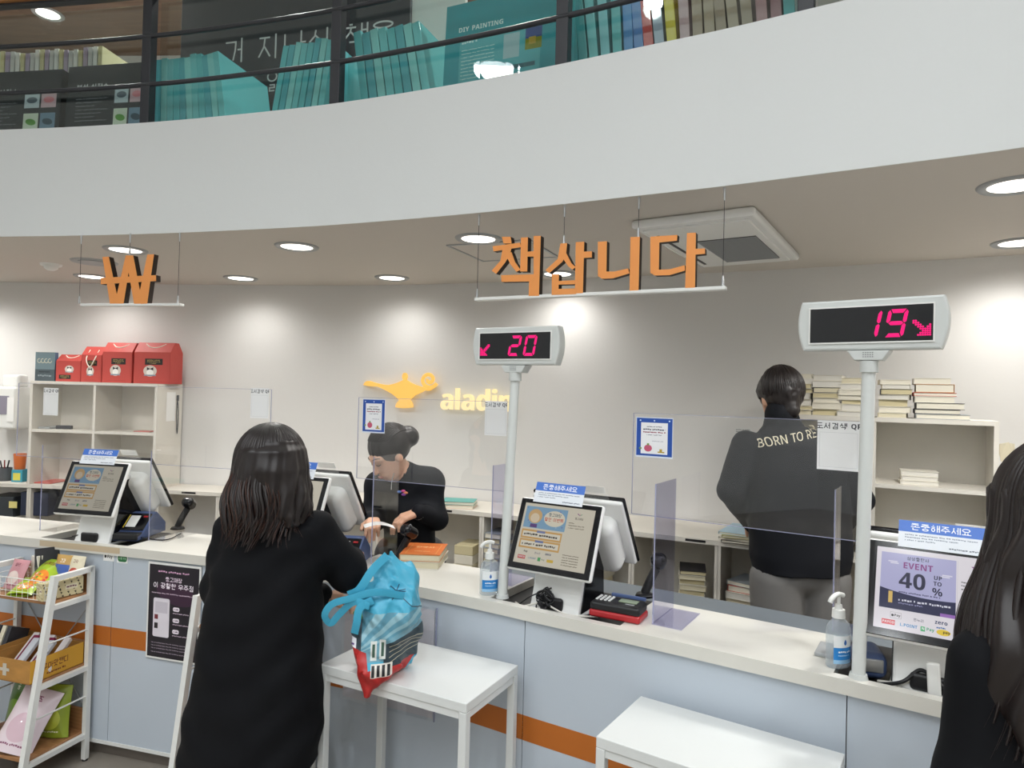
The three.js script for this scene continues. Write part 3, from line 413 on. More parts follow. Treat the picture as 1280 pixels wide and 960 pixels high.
// ---------------------------------------------------------------- small acrylic side shields standing on the counter
function sideShield(px, py, h, label, depth = 0.2, m = M.acrylicTint) {
  const p = onY(px, py, TOP), s = C.sAtX(p.x), g = thing('acrylic_shield', label, 'shield'); g.position.copy(p); g.rotation.y = C.at(s).turn;
  meshOf('upright', tr(rbox(0.004, h, depth, 0.0015), 0, h / 2 + 0.004, -depth / 2), m, g);
  meshOf('edge', tr(box(0.0042, h, 0.0015), 0, h / 2 + 0.004, 0.0008), M.acrylicEdge, g);
  meshOf('foot', tr(rbox(0.1, 0.004, depth, 0.0015), 0.045, 0.002, -depth / 2), m, g);
}
sideShield(816, 781, 0.45, 'upright narrow clear acrylic shield on the counter beside the red card reader');
sideShield(1041, 790, 0.45, 'upright narrow clear acrylic shield behind the sanitizer beside the pole showing nineteen', 0.12);
sideShield(613, 728, 0.45, 'upright narrow clear acrylic shield beside the pole showing twenty', 0.16);
sideShield(464, 706, 0.45, 'upright narrow clear acrylic shield in front of the bowed clerk', 0.2, M.acrylic);
sideShield(186, 676, 0.42, 'upright narrow clear acrylic shield beside the blue grey card reader', 0.22, M.acrylic);
sideShield(50, 664, 0.42, 'upright narrow clear acrylic shield at the snack rack side of the counter', 0.2, M.acrylic);

// ---------------------------------------------------------------- hanging acrylic sheets with stickers and notices
const mSearch = printMat(canvasTex(220, 300, (x, w, h) => { x.fillStyle = '#f4f4f4'; x.fillRect(0, 0, w, h); write(x, '도서검색 QR', w * .5, h * .04, h * .13, '#20242c', .11, 'center'); x.strokeStyle = '#d8d8da'; x.lineWidth = 2; x.strokeRect(w * .06, h * .24, w * .88, h * .7); }), 0.45);
const mNoticePoster = printMat(canvasTex(300, 380, (x, w, h) => { x.fillStyle = '#dfe6f2'; x.fillRect(0, 0, w, h); x.fillStyle = '#1f4fa8'; x.fillRect(w * .02, h * .02, w * .96, h * .94); x.fillStyle = '#f4f4f6'; x.fillRect(w * .14, h * .13, w * .72, h * .78); for (const q of [.12, .5, .9]) { x.fillStyle = '#dce8fa'; x.beginPath(); x.arc(w * q, h * .08, h * .018, 0, 7); x.fill(); }
  greek(x, w * .3, h * .22, w * .4, h * .024, '#556', 2); greek(x, w * .2, h * .285, w * .6, h * .034, '#1c2030', 3); greek(x, w * .2, h * .355, w * .6, h * .034, '#8c2c44', 4); greek(x, w * .3, h * .425, w * .4, h * .022, '#667', 5); greek(x, w * .45, h * .58, w * .3, h * .018, '#99a', 6);
  x.fillStyle = '#cc5a78'; x.beginPath(); x.arc(w * .34, h * .77, h * .085, 0, 7); x.fill(); x.fillStyle = '#7a9a50'; x.fillRect(w * .31, h * .65, w * .06, h * .05); x.fillStyle = '#b89a30'; x.fillRect(w * .6, h * .84, w * .18, h * .03); x.fillRect(w * .65, h * .78, w * .07, h * .06); x.fillStyle = '#7a9a60'; x.beginPath(); x.arc(w * .13, h * .78, h * .03, 0, 7); x.fill(); }), 0.45);
function hangingSheet(px0, px1, y0, y1, label, stickers, off = 0.34) {
  const ym = (y0 + y1) / 2, a = C.at(C.sAtPx(px0, off, ym), off).p, b = C.at(C.sAtPx(px1, off, ym), off).p, u = b.clone().sub(a), w = u.length(), turn = Math.atan2(-u.z, u.x);
  const g = thing('hanging_acrylic_sheet', label, 'screen'); g.position.set((a.x + b.x) / 2, y0, (a.z + b.z) / 2); g.rotation.y = turn; g.updateMatrixWorld(true);
  meshOf('sheet', tr(box(w, y1 - y0, 0.003), 0, (y1 - y0) / 2, 0), M.acrylic, g);
  meshOf('sheet_edge', [tr(box(w, 0.002, 0.0032), 0, 0, 0), tr(box(w, 0.0014, 0.0032), 0, y1 - y0, 0), tr(box(0.002, y1 - y0, 0.0032), -w / 2, (y1 - y0) / 2, 0), tr(box(0.002, y1 - y0, 0.0032), w / 2, (y1 - y0) / 2, 0)], M.acrylicEdge, g);
  for (const s of [-1, 1]) { const t = meshOf('thread', bar(V(s * (w / 2 - 0.02), y1 - y0, 0), V(s * (w / 2 - 0.02), CEIL - y0, 0), 0.0006, 0.0006, 5), M.acrylic, g); void t; }
  const n = V(0, 0, 1).applyAxisAngle(V(0, 1, 0), turn);
  for (const [name, slabel, cx, cy, sw, sh, m] of stickers) { const q = onPlane(cx, cy, a, n), o = single(name, box(sw, sh, 0.0008), [M.paper, M.paper, M.paper, M.paper, m, M.paper], slabel, name === 'notice_poster' ? 'notice' : 'sticker'); o.position.copy(q).addScaledVector(n, 0.0024); o.rotation.y = turn; }
}
hangingSheet(22, 338, 1.3, 1.69, 'wide clear acrylic sheet hung before the cubbies with red gift bags', [['search_sticker', 'white book search sticker over the cubbies under the red gift bags', 64, 502, 0.1, 0.145, mSearch], ['search_sticker', 'white book search sticker above the head of the long haired customer', 325, 504, 0.1, 0.145, mSearch]]);
hangingSheet(447, 642, 1.3, 1.665, 'clear acrylic sheet hung in front of the bowed clerk', [['notice_poster', 'blue bordered notice on the acrylic sheet in front of the bowed clerk', 467.5, 520, 0.122, 0.152, mNoticePoster], ['search_sticker', 'white book search sticker beside the pole showing twenty', 620, 523, 0.1, 0.142, mSearch]]);
hangingSheet(790, 1082, 1.272, 1.64, 'clear acrylic sheet hung in front of the clerk seen from behind', [['notice_poster', 'blue bordered notice on the acrylic sheet beside the clerk seen from behind', 818, 547, 0.14, 0.145, mNoticePoster], ['search_sticker', 'white book search sticker over the back of the clerk in a dark jacket', 1048, 557, 0.122, 0.155, mSearch]]);

// ---------------------------------------------------------------- card readers, scanners, cables
function on(o, px, py, y, extra = 0) { const p = onY(px, py, y); o.position.copy(p); o.rotation.y = C.at(C.sAtX(p.x)).turn + extra; return p; }
const mKey = mat(0xe9e9e6, 0.4), mRed = mat(0xb3262b, 0.35), mBlueGrey = mat(0x4a5c86, 0.4), mLcd = mat(0x8f9c82, 0.3);
{
  const g = thing('card_reader', 'red and black card reader with keypad and small green screen on the counter', 'card reader'); on(g, 768, 775, TOP, 0.06);
  meshOf('base', tr(rbox(0.175, 0.024, 0.1, 0.008, 3), 0, 0.013, -0.04), mRed, g);
  const t = meshOf('body', tr(rbox(0.17, 0.03, 0.094, 0.01, 3), 0, 0.036, -0.04), M.black, g); void t;
  for (let r = 0; r < 4; r++) for (let c = 0; c < 4; c++) meshOf('key', tr(rbox(0.009, 0.005, 0.008, 0.002), -0.07 + c * 0.0145, 0.053, -0.068 + r * 0.015), mKey, g);
  meshOf('display', tr(rbox(0.062, 0.003, 0.034, 0.001), 0.032, 0.0525, -0.05), mLcd, g); meshOf('card_slot', tr(rbox(0.12, 0.012, 0.01, 0.003), 0.02, 0.058, -0.084), mBlueGrey, g);
  greekPlate(g, 0.045, 0.0518, -0.02);
}
function greekPlate(g, x, y, z) { meshOf('name_plate', tr(box(0.03, 0.001, 0.006), x, y, z), M.grey, g); }
function bigReader(px, py, label, turn) {
  const g = thing('card_reader', label, 'card reader'); on(g, px, py, TOP, turn);
  const side = new THREE.Shape(); side.moveTo(-0.16, 0); side.lineTo(0.09, 0); side.lineTo(0.09, 0.02); side.lineTo(0.04, 0.035); side.lineTo(-0.05, 0.105); side.lineTo(-0.075, 0.11); side.lineTo(-0.16, 0.045); side.closePath();
  meshOf('body', extrude(side, 0.112, 0.004).translate(0, 0, -0.056).rotateY(-Math.PI / 2), mBlueGrey, g);
  meshOf('front', tr(rbox(0.118, 0.03, 0.075, 0.006, 3), 0, 0.018, 0.06), M.black, g);
  const slope = new THREE.Group(); slope.name = 'keypad'; g.add(slope); slope.position.set(0, 0.072, 0.0); slope.rotation.x = 0.66;
  meshOf('panel', rbox(0.108, 0.006, 0.105, 0.002), M.blackGloss, slope); meshOf('display', tr(box(0.046, 0.002, 0.07), -0.014, 0.0045, 0), mKey, slope); meshOf('guide_stripe', tr(box(0.004, 0.002, 0.08), -0.045, 0.0045, 0), mat(0xd9c23a, 0.4), slope);
  meshOf('red_key', tr(box(0.02, 0.003, 0.008), 0.034, 0.0045, -0.03), mRed, slope);
}
bigReader(170, 671, 'blue grey card reader with a sloping keypad beside the till by the snack rack', 0.25);
bigReader(432, 707, 'blue grey card reader that the long haired customer reaches for', 0.3);
function scanner(px, py, label, lean) {
  const g = thing('barcode_scanner', label, 'scanner'); on(g, px, py, TOP, lean);
  meshOf('foot', lathe([[0, 0], [0.035, 0], [0.03, 0.01], [0.012, 0.014], [0, 0.014]], 20), M.black, g);
  meshOf('handle', tube([V(0, 0.012, 0), V(0.012, 0.05, -0.01), V(0.03, 0.1, -0.03)], 0.016, 14, 10), M.black, g);
  const h = meshOf('head', tr(rbox(0.06, 0.052, 0.085, 0.024, 4).rotateX(-0.5).rotateY(0.4), 0.038, 0.128, -0.03), M.blackGloss, g);
  meshOf('speaker_dots', Array.from({ length: 9 }, (_, i) => tr(new THREE.SphereGeometry(0.003, 6, 4), 0.022 + (i % 5) * 0.009, 0.157 - Math.abs(i % 5 - 2) * 0.002, -0.022 - Math.floor(i / 5) * 0.012)), M.grey, h);
}
scanner(222, 661, 'black handheld barcode scanner on its stand beside the blue grey card reader', 0);
scanner(806, 745, 'black handheld barcode scanner on its stand behind the clear shield by the red card reader', 0);
scanner(498, 700, 'black handheld barcode scanner beside the orange book', -0.6);
function cable(pts, r, m, label) { return single('cable', tube(pts, r, 60, 6), m, label, 'cable'); }
{
  const b = C.at(posS[2], 0.08, TOP - 0.025), P = (x, y, z) => b.p.clone().addScaledVector(b.t, x).addScaledVector(b.n, -z).setY(TOP - 0.026 + y);
  for (let k = 0; k < 5; k++) { const pts = []; for (let i = 0; i <= 22; i++) { const a = i * 0.62 + k, rr = 0.022 + 0.012 * Math.sin(i * 1.7 + k * 2); pts.push(P(-0.03 + Math.cos(a) * rr, 0.02 + 0.012 * k + 0.012 * Math.sin(a * 2.1 + k), 0.0 + Math.sin(a) * rr * 0.8)); } cable(pts, 0.0026, M.black, 'tangled black cable bundled under the till beside the red card reader').userData.group = 'bundled till cables'; }
  cable([P(-0.16, 0.006, -0.02), P(-0.11, 0.01, 0.012), P(-0.04, 0.03, 0.0), P(0.06, 0.012, 0.01), P(0.16, 0.012, -0.03)], 0.0035, M.offWhite, 'white cable lying beside the tangled black ones under the till');
  cable([P(-0.14, 0.006, -0.01), P(-0.08, 0.05, 0.01), P(-0.02, 0.08, -0.03)], 0.0025, M.black, 'thin black lead rising from the tangle to the till');
  const b3 = C.at(posS[3], 0.08, TOP - 0.025), Q = (x, y, z) => b3.p.clone().addScaledVector(b3.t, x).addScaledVector(b3.n, -z).setY(TOP - 0.026 + y);
  cable([Q(-0.12, 0.006, 0.0), Q(-0.07, 0.03, 0.012), Q(-0.03, 0.06, -0.02), Q(0.0, 0.05, 0.0), Q(0.06, 0.01, 0.01)], 0.005, M.black, 'thick black lead under the till with the percent sale screen');
  cable([Q(-0.13, 0.006, -0.02), Q(-0.08, 0.02, 0.0), Q(-0.04, 0.03, -0.03)], 0.004, M.offWhite, 'short white lead under the till with the percent sale screen');
  const a = single('power_adapter', rbox(0.03, 0.09, 0.02, 0.005), M.white, 'white plastic adapter standing under the till with the percent sale screen', 'adapter'); a.position.copy(Q(0.0, 0.05, 0.012)); a.rotation.y = b3.turn; a.rotation.x = -0.1;
  const sc = thing('barcode_scanner', 'blue grey scanner lying in the tray under the percent sale screen', 'scanner'); sc.position.copy(Q(-0.16, 0.0, -0.08)); sc.rotation.y = b3.turn + 0.3; meshOf('body', tr(rbox(0.075, 0.07, 0.13, 0.024, 4), 0, 0.04, 0), mBlueGrey, sc); meshOf('window', tr(rbox(0.05, 0.035, 0.01, 0.004), 0.0, 0.045, 0.064), M.silver, sc);
  cable([onY(226, 668, TOP).setY(TOP + 0.004), onY(205, 676, TOP).setY(TOP + 0.004), onY(120, 670, TOP).setY(TOP + 0.02), onY(90, 672, TOP).setY(TOP + 0.006)], 0.003, M.black, 'black lead lying before the till by the snack rack');
}
// ---------------------------------------------------------------- white side tables
const TABLE = 0.785;
function sideTable(label, a, b, c) { // three corners of the top: front left, front right or back left, then the third; a-b long edge
  const u = b.clone().sub(a), L = u.length(), turn = Math.atan2(-u.z, u.x), D = c, n = V(u.z, 0, -u.x).normalize();
  const g = thing('side_table', label, 'table'); const m = a.clone().lerp(b, 0.5).addScaledVector(n, D / 2); g.position.set(m.x, 0, m.z); g.rotation.y = turn;
  meshOf('table_top', tr(rbox(L, 0.03, D, 0.003), 0, TABLE - 0.015, 0), M.tableWhite, g);
  for (const x of [-1, 1]) for (const z of [-1, 1]) meshOf('leg', tr(rbox(0.026, TABLE - 0.03, 0.026, 0.002), x * (L / 2 - 0.013), (TABLE - 0.03) / 2, z * (D / 2 - 0.013)), M.tableWhite, g);
  for (const z of [-1, 1]) meshOf('rail', tr(box(L - 0.052, 0.022, 0.018), 0, TABLE - 0.041, z * (D / 2 - 0.013)), M.tableWhite, g);
  for (const x of [-1, 1]) meshOf('rail', tr(box(0.018, 0.022, D - 0.052), x * (L / 2 - 0.013), TABLE - 0.041, 0), M.tableWhite, g);
  return g;
}
const t1a = onY(400, 830, TABLE), t1b = onY(583, 880, TABLE); sideTable('white square legged side table carrying the blue tote bag', t1a, t1b, 0.335);
{ const e = onY(745, 920, TABLE), f = onY(800, 868, TABLE), h = onY(1054, 940, TABLE), L = f.distanceTo(h), u = h.clone().sub(f).normalize(); sideTable('empty white side table before the counter under the red card reader', e, e.clone().addScaledVector(u, L), 0.305); }

// ---------------------------------------------------------------- white ladder racks
const rackHeights = [0.75, 0.43, 0.125];
function ladderRack(base, turn, label) { // origin at the floor under the right back post; x to the right, z towards the hall
  const g = thing('display_rack', label, 'rack'); g.position.copy(base); g.rotation.y = turn; const w = 0.43, Hh = 0.872, zf = (y) => 0.19 + (Hh - y) / Hh * 0.13;
  for (const x of [0, -w]) {
    meshOf('post', bar(V(x, 0.008, 0.012), V(x, Hh, 0.012), 0.022), M.white, g); meshOf('post', bar(V(x, 0.0, zf(0)), V(x, Hh, zf(Hh)), 0.024), M.white, g);
    meshOf('top_bar', bar(V(x, Hh - 0.012, 0.01), V(x, Hh - 0.012, zf(Hh) + 0.008), 0.022), M.white, g);
    for (const y of rackHeights) meshOf('side_bar', bar(V(x, y - 0.012, 0.01), V(x, y - 0.012, zf(y)), 0.02), M.white, g);
    for (const y of [0.59, 0.29]) meshOf('guard_rod', bar(V(x, y, 0.012), V(x, y, zf(y)), 0.008, 0.008, 8), M.white, g);
    meshOf('foot', tr(cyl(0.012, 0.012, 0.01, 10), x, 0.004, 0.012), M.black, g);
  }
  for (const y of rackHeights) { meshOf('shelf', tr(rbox(w - 0.02, 0.016, zf(y) - 0.03, 0.003), -w / 2, y, zf(y) / 2 - 0.006), M.wood, g); meshOf('back_board', tr(rbox(w - 0.02, 0.1, 0.012, 0.002), -w / 2, y + 0.055, 0.01), M.wood, g); }
  meshOf('brace', [bar(V(-0.01, 0.7, 0.0), V(-w + 0.01, 0.2, 0.0), 0.005, 0.005, 6), bar(V(-0.01, 0.2, -0.004), V(-w + 0.01, 0.7, -0.004), 0.005, 0.005, 6)], M.grey, g);
  g.updateMatrixWorld(true); return g;
}
const rTurn = Math.atan2(-0.28, 0.957), rackPos = onY(105, 944, 0).setY(0); rackPos.z += 0.03; rackPos.x += 0.033;
const rack = ladderRack(rackPos, rTurn, 'white metal ladder rack with wood shelves full of snacks');
const r2 = onY(247, 740, 0.885), rack2Pos = r2.clone().add(V(0.43, 0, 0).applyAxisAngle(V(0, 1, 0), Math.atan2(-0.34, 0.94))).add(V(0, 0, -0.19).applyAxisAngle(V(0, 1, 0), Math.atan2(-0.34, 0.94))).setY(0);
const rackB = ladderRack(rack2Pos, Math.atan2(-0.34, 0.94), 'white metal ladder rack mostly hidden behind the long haired customer');
const inRack = (x, y, z, r = rack) => r.localToWorld(V(x, y, z));
function pouch(w, h, d, seed) { // a soft sealed bag standing on its base
  const nx = 10, ny = 12, pos = [], idx = [], uv = []; const nz = vnoise(seed);
  for (const side of [1, -1]) { const o = pos.length / 3; for (let j = 0; j <= ny; j++) for (let i = 0; i <= nx; i++) { const u = i / nx, v = j / ny, puff = Math.pow(Math.sin(Math.PI * u), 0.6) * (0.35 + 0.65 * Math.sin(Math.PI * Math.min(1, v * 0.9 + 0.12))) * (v > 0.92 ? 0.15 : 1); const wob = (nz(u * 5, v * 5, 32) - 0.5) * 0.012;
    pos.push((u - 0.5) * w * (1 - 0.06 * Math.sin(Math.PI * v)), v * h, side * (puff * d / 2 + 0.001) + wob * puff); uv.push(side > 0 ? u : 1 - u, v); }
    for (let j = 0; j < ny; j++) for (let i = 0; i < nx; i++) { const a = o + j * (nx + 1) + i, b = a + 1, c = a + nx + 1, e = c + 1; side > 0 ? idx.push(a, b, e, a, e, c) : idx.push(a, e, b, a, c, e); } }
  const g = new THREE.BufferGeometry(); g.setAttribute('position', new THREE.Float32BufferAttribute(pos, 3)); g.setAttribute('uv', new THREE.Float32BufferAttribute(uv, 2)); g.setIndex(idx); g.computeVertexNormals(); return g;
}
function bagTex(base, accent, text, col, kind) { return printMat(canvasTex(256, 320, (x, w, h) => { x.fillStyle = base; x.fillRect(0, 0, w, h); x.fillStyle = accent; if (kind === 'band') x.fillRect(0, h * .3, w, h * .3); else { x.beginPath(); x.ellipse(w * .5, h * .62, w * .32, h * .22, 0, 0, 7); x.fill(); } write(x, text, w * .5, h * .12, h * .12, col, .12, 'center'); greek(x, w * .2, h * .86, w * .6, h * .035, col, 3); for (let i = 0; i < 14; i++) { x.fillStyle = ['#d8402c', '#e9c22f', '#3f9a3c', '#f0f0ec'][i % 4]; if (kind === 'gummy') { x.beginPath(); x.arc(w * (.2 + .6 * ((i * 37) % 50) / 50), h * (.5 + .3 * ((i * 29) % 50) / 50), 11, 0, 7); x.fill(); } } }), 0.28, { clearcoat: 0.5 }); }
function goods(name, geo, m, label, cat, x, y, z, ry = 0, rx = 0, rz = 0, r = rack) { const o = single(name, geo, m, label, cat); o.position.copy(inRack(x, y, z, r)); o.rotation.set(rx, r.rotation.y + ry, rz, 'YXZ'); return o; }
const mLeaf = printMat(canvasTex(256, 128, (x, w, h) => { x.fillStyle = '#d9cba0'; x.fillRect(0, 0, w, h); for (let i = 0; i < 90; i++) { x.fillStyle = i % 3 ? '#3c3a2a' : '#6a4b3a'; x.beginPath(); x.ellipse((i * 53) % w, (i * 31) % h, 7, 3.5, i, 0, 7); x.fill(); } x.fillStyle = '#e9e0c4'; x.fillRect(w * .55, h * .3, w * .3, h * .3); greek(x, w * .58, h * .4, w * .24, h * .1, '#6a2c4a', 3); }), 0.6);
// top shelf
{
  const y = 0.758;
  const b = thing('wire_basket', 'white wire basket with snacks at the snack rack top', 'basket'); b.position.copy(inRack(-0.2, y, 0.12)); b.rotation.y = rack.rotation.y;
  const wires = []; for (const yy of [0.004, 0.03, 0.06, 0.085]) for (const [p, q] of [[[-0.16, -0.08], [0.16, -0.08]], [[0.16, -0.08], [0.16, 0.08]], [[0.16, 0.08], [-0.16, 0.08]], [[-0.16, 0.08], [-0.16, -0.08]]]) wires.push(bar(V(p[0], yy, p[1]), V(q[0], yy, q[1]), 0.0025, 0.0025, 5));
  for (let i = 0; i <= 10; i++) for (const z of [-0.08, 0.08]) wires.push(bar(V(-0.16 + i * 0.032, 0.004, z), V(-0.16 + i * 0.032, 0.085, z), 0.002, 0.002, 5)); meshOf('wires', wires, M.white, b); meshOf('rim', [bar(V(-0.16, 0.086, 0.08), V(0.16, 0.086, 0.08), 0.004, 0.004, 6), bar(V(-0.16, 0.086, -0.08), V(0.16, 0.086, -0.08), 0.004, 0.004, 6)], M.white, b);
  const gummy = bagTex('#a5c22e', '#e98a2c', 'HARIBO', '#7a1f1f', 'gummy');
  goods('snack_pouch', pouch(0.13, 0.17, 0.04, 3), gummy, 'bright green gummy sweet bag leaning in the wire basket', 'snack', -0.19, y + 0.012, 0.14, 0.1, -0.85);
  goods('snack_pouch', pouch(0.11, 0.12, 0.03, 5), gummy, 'bright green gummy sweet bag lying flat beneath the leaning one', 'snack', -0.2, y + 0.012, 0.19, 0.3, -1.2);
  goods('snack_pouch', pouch(0.1, 0.14, 0.03, 7), bagTex('#c9a05a', '#3f62b4', '견과', '#fff', 'band'), 'brown snack bag with a blue top behind the green sweet bag', 'snack', -0.13, y + 0.02, 0.06, 0, -0.25);
  goods('snack_pouch', pouch(0.09, 0.13, 0.03, 9), bagTex('#e9dfc4', '#c9503c', '과자', '#7a3a2c'), 'cream snack bag with a red picture at the back post of the snack rack', 'snack', -0.06, y + 0.03, 0.05, 0, -0.2);
  goods('leaf_box', rbox(0.17, 0.075, 0.05, 0.003), mLeaf, 'small cream box printed with dark leaves on the snack rack', 'box', -0.05, y + 0.04, 0.12, 1.35);
  goods('snack_pouch', pouch(0.1, 0.13, 0.04, 12), bagTex('#c98f96', '#e8d4cc', '젤리', '#6a2c3a'), 'pink snack bag in the wire basket', 'snack', -0.31, y + 0.012, 0.14, 0, -0.4);
  goods('pen_jar', lathe([[0, 0], [0.035, 0], [0.04, 0.1], [0.037, 0.1], [0.033, 0.006], [0, 0.006]], 24), M.acrylic, 'clear jar holding pale sticks on the snack rack', 'jar', -0.27, y, 0.05);
  const jar = inRack(-0.27, y + 0.006, 0.05); for (let i = 0; i < 7; i++) { const o = single('wafer_stick', rbox(0.012, 0.14, 0.012, 0.003), M.offWhite, 'pale sweet stick standing in the clear jar', 'sweet', 'pale sticks in the jar'); o.position.set(jar.x + Math.cos(i * 0.9) * 0.018, jar.y + 0.071, jar.z + Math.sin(i * 0.9) * 0.018); }
  const card = goods('notice_card', box(0.1, 0.16, 0.003), M.darkGrey, 'dark thin card leaning at the back of the snack rack', 'card', -0.235, y + 0.1, 0.03, 1.1, -0.12); void card;
}
// middle shelf: two open cartons
const mCarton = new THREE.MeshPhysicalMaterial({ map: blotch(31, 0.72, 0.52, 0.26, 0.1), roughness: 0.75 }), mCartonPrint = printMat(canvasTex(512, 160, (x, w, h) => { x.fillStyle = '#d9a233'; x.fillRect(0, 0, w, h); write(x, '고구마맛캔디', w * .12, h * .3, h * .3, '#6a3018', .12); greek(x, w * .3, h * .74, w * .36, h * .1, '#7a3c18', 4); }), 0.65), mTape = mat(0xc9c2b4, 0.4);
function carton(w, h, d, label, x, y, z, ry, print) {
  const g = thing('open_carton', label, 'carton'); g.position.copy(inRack(x, y, z)); g.rotation.y = rack.rotation.y + ry; const t = 0.004;
  meshOf('bottom', tr(box(w, t, d), 0, t / 2, 0), mCarton, g); for (const s of [-1, 1]) { meshOf('end_wall', tr(box(t, h, d), s * (w - t) / 2, h / 2, 0), s > 0 && print ? [mCartonPrint, mCarton, mCarton, mCarton, mCarton, mCarton] : mCarton, g); meshOf('side_wall', tr(box(w - 2 * t, h, t), 0, h / 2, s * (d - t) / 2), mCarton, g); }
  if (print) meshOf('tape', [tr(box(0.05, 0.012, 0.001), -0.02, h * 0.5, d / 2 + 0.0006), tr(box(0.02, 0.05, 0.001), -0.02, h * 0.5, d / 2 + 0.0007)], mTape, g); return g;
}
carton(0.24, 0.095, 0.25, 'open yellow printed carton of snack bars on the middle shelf', -0.135, 0.439, 0.15, 0, true); carton(0.15, 0.11, 0.2, 'open plain brown carton beside the yellow printed one', -0.34, 0.439, 0.13, 0.0, false);
for (let i = 0; i < 7; i++) goods('snack_bar', rbox(0.03, 0.16, 0.02, 0.004), [mat(0xded6d4, 0.3), mat(0x7a2444, 0.3), mat(0xc9ccd2, 0.3)][i % 3], 'wrapped snack bar slanted in the yellow carton', 'snack', -0.22 + i * 0.03, 0.512, 0.13 + (i % 3) * 0.025, 0.2, -0.95).userData.group = 'bars in the yellow carton';
for (let i = 0; i < 4; i++) goods('magazine', box(0.02, 0.15, 0.1), i % 2 ? M.darkGrey : M.page, 'thin booklet standing in the plain brown carton', 'booklet', -0.39 + i * 0.03, 0.52, 0.13, 0.1, -0.4).userData.group = 'booklets in the brown carton';
// bottom shelf
goods('snack_pouch', pouch(0.17, 0.26, 0.07, 21), bagTex('#e7d6dc', '#d9b9c4', '우주', '#8a4a66'), 'large pale pink snack bag leaning on the bottom shelf', 'snack', -0.12, 0.137, 0.27, 0.5, -0.55, -0.3);
goods('snack_pouch', pouch(0.15, 0.22, 0.07, 23), bagTex('#8fa02c', '#c2cc4a', '김', '#f4f4e0'), 'olive green snack bag behind the large pale pink one', 'snack', -0.09, 0.136, 0.1, 0.2, -0.1);
goods('snack_pouch', pouch(0.13, 0.23, 0.06, 25), bagTex('#e0aa26', '#f2d878', '콘', '#a0401c'), 'amber yellow snack bag on the bottom shelf', 'snack', -0.33, 0.136, 0.28, 0.1, -0.3);
goods('snack_pouch', pouch(0.13, 0.24, 0.06, 27), bagTex('#4f7a2c', '#7fa83c', '콩', '#e8f0d0'), 'dark green snack bag behind the amber one', 'snack', -0.28, 0.136, 0.13, -0.1, -0.2);
goods('snack_pouch', pouch(0.14, 0.2, 0.05, 29), bagTex('#7d9a2a', '#b8c84a', '김', '#f4f4e0'), 'olive green bag on the rack hidden behind the long haired customer', 'snack', -0.07, 0.136, 0.22, 0, -0.2, 0, rackB);

